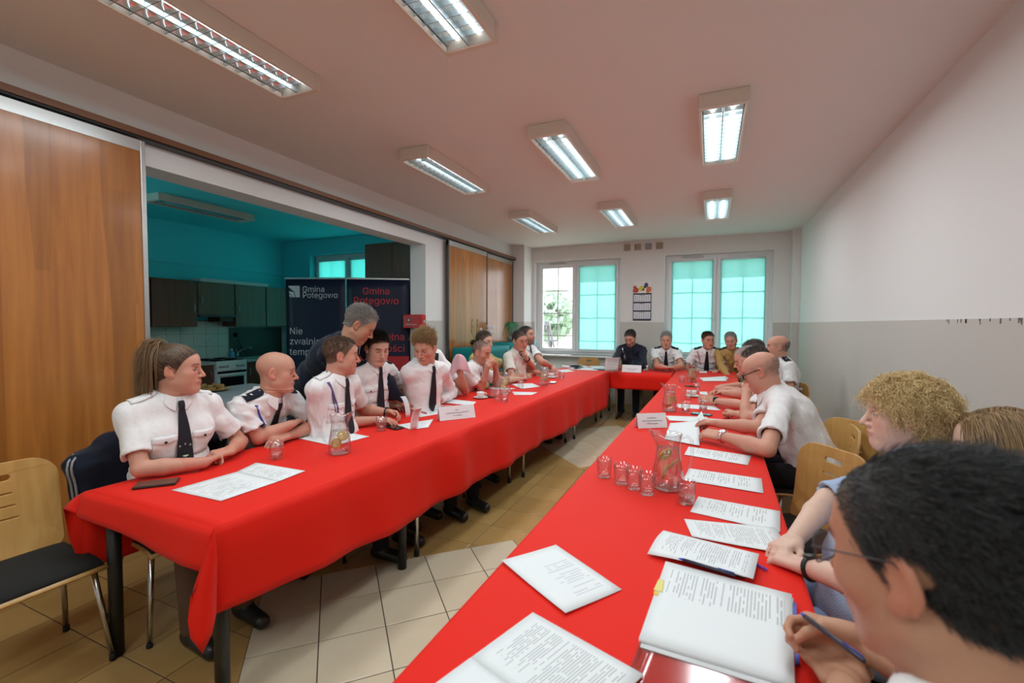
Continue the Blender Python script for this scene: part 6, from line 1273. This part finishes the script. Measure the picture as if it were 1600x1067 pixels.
# left row, from the camera end
PEOPLE['woman'] = person('person with a blonde-tipped ponytail and black emblem tie, hands clasped on the table', atD(277, 579, 2.33), 42, 2, byaw=-6, s=1.04, arms=(arm(T_(318, 723), T_(347, 709), T_(220, 733, .80), curl=(.7, .8, .9, .9), n=(.3, .25, -.9)), arm(T_(361, 704, .80), T_(326, 712, .80), T_(376, 690, .80), curl=(.8, .9, 1., 1.), n=(-.2, -.3, -.9))),
    style='ponytail', hair=((.17, .095, .048), (.022, .013, .008)), hn=8000, scalp=((.03, .018, .012), .95), hrad=.0009, fem=1, bust=1.08, fat=.55, jaw=.95, nose=.92, tie='emblem', ties=(.02, .33), epaul=WHITE, q=Q1, skin='red', lids=.35, gaze=(20, 0), earring=True, trousers=BROWNSK, browcol=(.05, .03, .02), seed=2, kneef=.40, sleeve=.70)
PEOPLE['shaven'] = person('shaven-headed person with blue braided cord and crossed arms, beside the ponytailed person', atD(432, 583, 2.83), 40, 5, byaw=2, s=1.05, arms=(arm(T_(452, 664, .855), T_(486, 643, .86), T_(404, 684, .80), curl=.25, n=(.2, .1, -1)), arm(T_(446, 682, .785), T_(425, 690, .785), T_(497, 664, .80), curl=.5)),
    style='short', hn=0, hair=((.20, .15, .12), (.1, .08, .06)), scalp=((.40, .22, .16), .22), epaul=NAVY, cord=(1, BRACE), q=Q1, skin='red', fat=.2, seed=3, lids=.35, gaze=(15, -5), browstr=.5, sleeve=.66)
PEOPLE['crew'] = person('person with brown crew cut and black wrist band, holding loose pages', atD(533, 557, 3.05), 46, 5, byaw=5, s=1.03, arms=(arm(T_(588, 656), T_(618, 657), T_(512, 664, .80), curl=.35), arm(T_(607, 645, .81), T_(632, 650, .80), T_(566, 640, .83), curl=(.5, .6, .8, .9), n=(-.2, -.7, -.6))),
    style='short', hair=((.17, .11, .07), (.06, .035, .02)), hlen=.012, hn=4500, hrad=.0009, epaul=WHITE, cord=(1, mat('violet_cord', (.12, .09, .25), .7)), q=(.003, .005, .0066), skin='red', fat=.5, seed=4, watch=(1, 'black'), hairup=(0, .1, .5), sleeve=.68)
PEOPLE['standing'] = person('standing silver-haired person in dark suit, leaning over the seated row', atD(561, 508, 3.32), 38, 36, 4, byaw=8, s=1.07, hip=tuple(atD(476, 628, 3.62)[:2]) + (.93,), arms=(arm(T_(603, 617, .87), T_(629, 627, .81), curl=(.3, .4, .5, .6)), arm(T_(627, 628, .84), T_(646, 634, .80), curl=.4)),
    style='short', hair=((.42, .40, .37), (.15, .14, .13)), hlen=.028, hn=4500, hrad=.0010, shirt=NAVY, sleeve=1, pockets=False, tie=True, collar=WHITE, q=Q2, skin='tan', fat=.4, seed=5, legs='stand', spine=.60, trousers=NAVY, lids=.6)
PEOPLE['young'] = person('young dark-haired person with navy epaulettes looking down, seated below the leaning person', atD(588, 545, 3.55), -22, 20, byaw=-8, s=1.04, arms=(arm(T_(609, 633), T_(630, 635), curl=.35), arm(T_(652, 617, .80), T_(638, 625, .79), curl=.5)),
    style='short', hair=DKB, hlen=.034, hn=4000, hrad=.0010, epaul=NAVY, q=Q2, skin='fair', seed=6, hairup=(.2, .4, .45), lids=.75, fat=.3)
PEOPLE['curly'] = person('person with curly sandy hair and long white sleeves behind the name card', atD(665, 545, 3.78), -82, 20, byaw=-18, s=1.07, arms=(arm(T_(678, 625, .80), T_(693, 617, .80), T_(652, 627, .81), curl=.6), arm(T_(688, 624, .80), T_(672, 628, .79), T_(706, 613, .82), curl=.7)),
    style='curly_top', hair=((.52, .34, .15), (.14, .08, .035)), hlen=.062, hn=6500, hrad=.0011, sleeve=1, pockets=False, q=Q2, skin='red', seed=7, lids=.8, jaw=1.04, wrinkle=.006)
hp = atD(742, 640, 4.55)
PEOPLE['hidden'] = person('person with a black sash over a white shirt, face hidden behind the curly-haired person', atD(661, 538, 4.35), -30, 10, byaw=-20, s=1.04, hip=(hp[0] - .25, hp[1] - .1), arms=(arm(T_(712, 611, .82), T_(704, 606, .84), T_(690, 614, .82), curl=.5), arm(atD(719, 584, 4.4), atD(718, 566, 4.35), T_(727, 611, .80), curl=(.9, 1., 1.1, 1.1), n=(-.3, -1, 0))),
    style='short', hair=BRN, hlen=.03, hn=2000, hrad=.0012, pockets=False, tie=False, sash=True, q=Q3, skin='red', seed=8)
PEOPLE['clasp'] = person('person with close-cropped receding hair, mouth resting on clasped hands', atD(752, 552, 4.95), -4, 14, byaw=-2, s=1.03, arms=(arm(atD(762, 572, 4.85), atD(772, 560, 4.9), T_(752, 606, .79), curl=(.9, 1., 1.1, 1.1), n=(0, .9, .3)), arm(atD(774, 571, 4.95), atD(764, 560, 4.85), T_(777, 600, .79), curl=(.9, 1., 1.1, 1.1), n=(0, -.9, .3))),
    style='high', hair=((.16, .12, .10), (.07, .05, .04)), hlen=.006, hn=2500, hrad=.0010, scalp=((.24, .16, .12), .6), q=Q3, skin='red', seed=9, stubble=.5, lids=.4, gaze=(0, 0), pockets=False)
PEOPLE['yellow'] = person('person in a yellow shirt, half hidden behind the person with clasped hands', atD(757, 535, 5.75), -12, 6, byaw=0, s=1.05, arms=(arm(T_(812, 592), T_(826, 589), T_(783, 594, .82), curl=.4), arm(T_(822, 585), T_(832, 588), curl=.5)), style='short', hair=BRN, hlen=.03, hn=1800, hrad=.0013, shirt=YELLOW, tie=False, pockets=False, epaul=None, q=Q3, skin='fair', seed=10)
PEOPLE['polo'] = person('person in a cream polo shirt resting the cheek on one hand', atD(812, 533, 6.0), -32, 12, 5, byaw=-14, s=1.09, arms=(arm(T_(824, 585), T_(838, 581), T_(800, 591, .80), curl=.45), arm(atD(823, 560, 5.95), atD(819, 546, 5.85), T_(836, 580, .79), curl=(.3, .5, .8, 1.), n=(-.7, -.5, .1))),
    style='short', hair=DKB, hlen=.015, hn=2200, hrad=.0012, shirt=OFFWHITE, collar=mat('dark_polo_collar', (.07, .07, .09), .8), tie=False, pockets=False, buttons=DARKM, q=Q3, skin='red', watch=(1, 'black'), seed=11, fat=.2)
PEOPLE['beard'] = person('heavy bearded person leaning back beside the window, arm stretched over the table', atD(823, 525, 6.75), -8, -4, byaw=-18, s=1.12, arms=(arm(T_(846, 583), T_(856, 584), curl=.4), arm(T_(861, 572, .84), T_(870, 580, .78), T_(846, 565, .95), curl=.3)), style='short', hair=DKB, hlen=.018, hn=2000, hrad=.0013, beard=.8, q=Q3, skin='red', fat=.8, seed=12, pockets=False, cord=(1, NAVY))
# back row, facing the camera
def back(key, label, px, py, Y_, yaw, pitch, arms, **k):
    o = onY(px, py, Y_); k.setdefault('s', 1.10); k.setdefault('byaw', -86); PEOPLE[key] = person(label, o, yaw, pitch, k.pop('roll', 0), arms=arms, q=Q3, **k)
back('uniform', 'person in a dark navy dress uniform reading papers at the back table', 985, 529, 7.82, -100, 26, (arm(T_(958, 572, .86), T_(966, 569, .88), curl=.6, n=(0, -.5, -.4)), arm(T_(985, 573, .80), T_(973, 574, .80), T_(1006, 571, .82), curl=.5)), style='short', hair=BLK, hlen=.024, hn=2000, hrad=.0014, shirt=NAVY, collar=NAVY, sleeve=1, epaul=NAVY, skin='red', beard=.35, stubble=.6, cord=(1, SILVER), lids=.8, seed=13, trousers=NAVY, kneef=.45)
back('grey', 'grey-haired person with navy epaulettes and arms folded on the back table', 1041, 532, 7.98, -88, 10, (arm(T_(1040, 574, .82), T_(1054, 574, .82), T_(1027, 572, .83), curl=.4), arm(T_(1046, 576, .79), T_(1034, 576, .79), T_(1064, 572, .82), curl=.4)), style='short', hair=GREY, hlen=.032, hn=2200, hrad=.0014, epaul=NAVY, cord=(1, mat('pale_cord', (.45, .40, .50), .7)), skin='red', fat=.5, lids=.5, seed=14, tie='dot')
back('tieclip', 'person with dark parted hair and long emblem tie before the teal blind', 1106, 532, 8.0, -66, 8, (arm(T_(1090, 580, .74), T_(1096, 586, .72), curl=.4), arm(T_(1120, 580, .76), T_(1110, 585, .73), curl=.4)), style='short', hair=BRN, hlen=.026, hn=2000, hrad=.0014, epaul=NAVY, cord=(1, mat('red_white_cord', (.45, .15, .20), .7)), skin='red', seed=15, tie='dot', ties=(.02, .44), fat=.3, hairup=(.5, .3, .2))
back('khaki', 'grey-haired person in a khaki service shirt, at the right end of the back row', 1142, 533, 7.95, -98, 12, (arm(T_(1136, 586, .74), T_(1136, 592, .70), curl=.4), arm(T_(1160, 583, .76), T_(1150, 588, .73), curl=.4)), style='short', hair=GREY, hlen=.022, hn=2200, hrad=.0014, shirt=KHAKI, collar=KHAKI, tie=False, epaul=mat('dark_khaki', (.06, .055, .03), .8), sleeve=1, skin='red', roll=8, byaw=-80, seed=16)
# right row, facing left
PEOPLE['farbald'] = person('bald person in profile with navy epaulettes beside the right end of the back wall', atD(1215, 543, 5.0), 182, 2, byaw=196, s=1.04, arms=(None, None), style='balding', hair=((.20, .16, .13), (.10, .08, .06)), hlen=.006, hn=900, hrad=.0010, scalp=((.34, .22, .17), .4), epaul=NAVY, q=Q3, skin='red', fat=.5, seed=17)
PEOPLE['greytop'] = person('person whose dark grey crown shows between two heads of the right row', atD(1177, 551, 4.72), 178, 18, byaw=180, s=1.03, arms=(arm(T_(1128, 604), T_(1118, 606), curl=.5), arm(T_(1135, 607), T_(1123, 610), curl=.5)), style='short', hair=((.14, .13, .13), (.05, .05, .05)), hlen=.022, hn=2000, hrad=.0012, q=Q3, skin='red', seed=18, pockets=False)
PEOPLE['whitehair'] = person('person with thin white hair and a black watch, hands joined over the right table', atD(1168, 564, 4.15), 186, 18, byaw=184, s=1.03, arms=(arm(T_(1122, 613, .81), T_(1102, 612, .83), T_(1162, 617, .83), curl=(.6, .7, .8, .9), n=(0, -.6, -.7)), arm(T_(1117, 626, .80), T_(1097, 622, .82), T_(1165, 634, .82), curl=(.6, .7, .8, .9), n=(0, .6, -.7))), style='short', hair=WHT, hlen=.012, hn=2500, hrad=.0011, scalp=((.45, .32, .26), .5), q=Q3, skin='red', watch=(1, 'black'), seed=19, pockets=False, fat=.3)
PEOPLE['facepalm'] = person('dark-haired person with face hidden behind a propped hand in the right row', atD(1181, 567, 3.72), 190, 22, byaw=186, s=1.02, arms=(arm(T_(1152, 647, .80), T_(1134, 640, .81), T_(1192, 655, .82), curl=1.1, n=(0, -.3, -.9)), arm(atD(1165, 612, 3.55), atD(1172, 592, 3.55), T_(1166, 655, .79), curl=(.5, .7, .9, 1.), n=(.6, .6, .1))), style='short', hair=((.07, .06, .055), (.025, .022, .02)), hlen=.016, hn=2500, hrad=.0011, q=Q3, skin='red', seed=20, pockets=False)
PEOPLE['baldglasses'] = person('bald person in black-rimmed glasses with a silver watch reading pages at the right table', atD(1190, 582, 3.06), 166, 24, byaw=176, s=1.08, arms=(arm(T_(1122, 662, .81), T_(1103, 660, .80), T_(1185, 668, .83), curl=(.5, .6, .7, .8), n=(0, -.5, -.8)), arm(T_(1126, 681, .81), T_(1099, 676, .81), T_(1199, 702, .81), curl=(.5, .6, .7, .8), n=(0, .4, -.9))), style='balding', hair=((.36, .30, .26), (.2, .17, .14)), hlen=.005, hn=1100, hrad=.0007, scalp=((.42, .28, .22), .3), glasses='black', watch=(1, 'silver'), q=(.0032, .0052, .0066), skin='red', fat=.45, seed=21, epaul=None, pockets=False, sleeve=.72, wrinkle=.006, lids=.5)
PEOPLE['blonde'] = person('person with curly blonde hair and light blue knitted top, in profile', atD(1412, 651, 1.53), 178, 4, byaw=172, s=1.0, hip=(.50, 1.72), arms=(arm(np.array([.262, 1.70, .785]), np.array([.20, 1.62, .78]), np.array([.40, 1.94, .86]), curl=.5, n=(0, -.3, -1)), arm(np.array([.275, 1.555, .775]), np.array([.21, 1.60, .765]), np.array([.40, 1.38, .83]), curl=.5)), style='long_curly', hair=((.85, .66, .35), (.42, .28, .11)), hlen=.115, hn=10000, hrad=.0008, fem=1, bust=1.2, shirt=BLUEKNIT, sleeve=.95, tie=False, pockets=False, collar=False, q=Q2, skin='pale', seed=22, browcol=(.25, .17, .09), trousers=DENIM, watch=(1, 'black'), fat=.9, wrinkle=.004)
PEOPLE['knit'] = person('person with straight brown-blonde hair, only the crown showing behind the nearest person', atD(1562, 708, 1.33), 168, 6, byaw=178, s=1.0, arms=(None, None), style='long', hair=((.42, .27, .12), (.13, .07, .035)), hlen=.24, hn=7000, hrad=.0009, fem=1, bust=1., shirt=cloth_mat('pale_blouse', (.55, .50, .45)), tie=False, pockets=False, collar=False, q=Q2, skin='pale', seed=23, trousers=GREYP)
W1_, W2_ = T_(1345, 1006, .84), T_(1322, 1066, .80)
PEOPLE['nearest'] = person('nearest person with thick black hair and thin glasses, seen from behind, holding a pen', atD(1468, 893, .525), 134, 12, 0, byaw=128, s=1.05, arms=(arm(W1_, T_(1268, 985, .83), None, curl=(.75, .9, 1., 1.05), n=(-.5, -.7, -.3), thumb=.5, thumbin=.8), arm(W2_, T_(1275, 1000, .79), None, curl=.45, n=(.2, .2, -1))), style='short', hair=((.035, .034, .034), (.006, .006, .006)), hlen=.032, hn=16000, hrad=.0006, hcurl=.20, hjit=.12, hlift=.55, glasses='thin', q=(.0024, .0044, .006), skin='tan', seed=24, hairup=(.2, -.8, .0), pockets=False, tie=True, stubble=.4, jaw=1.03)
pk = onZ(1254, 962, .855); pen('blue-black pen held in the fingers of the nearest person', onZ(1250, 957, .875), onZ(1352, 1034, .895), mat('dark_pen', (.03, .03, .05), .3), bluep, .005)

# chairs under the seated people, dressed jacket, bust, cloth
CH = (('woman', 'plywood chair of the ponytailed person, with a dark jacket over its back'), ('shaven', 'plywood chair of the shaven-headed person'), ('crew', 'plywood chair of the person with the crew cut'), ('young', 'plywood chair of the young dark-haired person'), ('curly', 'plywood chair of the curly sandy-haired person'), ('hidden', 'plywood chair of the person with the black sash'), ('clasp', 'plywood chair of the person with clasped hands'), ('yellow', 'plywood chair of the person in yellow'), ('polo', 'plywood chair of the person in the cream polo shirt'), ('beard', 'plywood chair of the bearded person'), ('uniform', 'plywood chair of the person in navy dress uniform'), ('grey', 'plywood chair of the grey-haired person with folded arms'), ('tieclip', 'plywood chair of the person with the long emblem tie'), ('khaki', 'plywood chair of the person in khaki'), ('farbald', 'plywood chair of the bald person in the far corner'), ('greytop', 'plywood chair of the person whose grey crown shows'), ('whitehair', 'plywood chair of the white-haired person'), ('facepalm', 'plywood chair of the person hiding the face'), ('baldglasses', 'plywood chair of the bald person with glasses'), ('blonde', 'plywood chair of the person in the knitted top'), ('knit', 'plywood chair of the person with straight brown-blonde hair'), ('nearest', 'plywood chair of the nearest person'))
for k, l in CH:
    P = PEOPLE[k]; a = math.atan2(P['fw'][1], P['fw'][0]); c = P['HP'] + np.array([math.cos(a), math.sin(a), 0]) * .055; dup(chair0, (c[0], c[1], -.012), a, l)
P = PEOPLE['woman']; a = math.atan2(P['fw'][1], P['fw'][0]); cx_, cy_ = P['HP'][:2] + np.array([math.cos(a), math.sin(a)]) * .055
S = SDF(); S.box((-.235, 0, .70), (.050, .235, .24), .045, roty(-.12), .03); S.cone((-.20, .17, .86), (-.235, .30, .80), .050, .055, .05); S.cone((-.235, .30, .80), (-.25, .27, .45), .055, .045, .04); S.cone((-.20, -.17, .86), (-.235, -.30, .80), .050, .055, .05); S.cone((-.235, -.30, .80), (-.25, -.27, .45), .055, .045, .04); S.box((-.27, 0, .52), (.045, .25, .16), .04, None, .05)
V, F_ = polygonise(S, .009, disp=noise_disp(77, .010)); J = thing('uniform_jacket', 'dark uniform jacket with silver braid hung over the chair of the ponytailed person', 'jacket', (cx_, cy_, 0), a); mesh_obj('jacket_body', V, F_, NAVY, J, True)
for q in (-.006, .008):
    pts = [np.array([-.33, -.26 + q, z]) for z in np.linspace(.86, .42, 16)]; P_, t_ = trace(S, [np.array([-.05, -.55, p[2]]) + np.array([q * 1.5, 0, 0]) for p in pts], np.array([-.36, .5, 0])); mb = MB(); mb.tube(P_ + np.array([.004, -.006, 0]), .0055, 6); mb.build('silver_braid', mat('silver_braid', (.42, .42, .44), .5, .3, noise=.6, nscale=120), J, True)
S = SDF(); o_ = np.array([0, 0, .215]); head_sdf(S, o_, head_rows(-55, 0), .80, fem=1); S.cone(o_ + np.array([0, 0, -.05]), (0, 0, .08), .040, .045, .02); S.ell((0, 0, .055), (.085, .115, .055), head_rows(-55, 0) @ np.eye(3), .03); S.box((0, 0, .012), (.06, .08, .013), .006, None, .01)
V, F_ = polygonise(S, .005); mesh_obj('stone_bust', V, F_, stone, BUST, True)
pc = atD(717, 562, 4.33); t = thing('pink_cloth', 'pale pink cloth draped over the raised hand beside the person with the black sash', 'cloth', tuple(pc)); g = []
vr, vu = _R, np.array([0, 0, 1.])
for i in range(15):
    u = -1 + i / 7; row = []
    for j in range(10): s_ = j / 9; row.append(vr * (.03 * u + u * .085 * s_ ** .6) + vu * (.055 - .010 * u * u - (.14 + .17 * (u < 0) * abs(u) + .04 * u) * s_) - _F * (.035 * math.cos(u * 2.2) + .018 * math.sin(u * 7) * s_))
    g.append(row)
mb = MB(); mb.grid(g); mb.build('cloth_sheet', mat('pale_pink_cotton', (.70, .42, .46), .8, bump=.1, bscale=500), t, True, solid=.002)
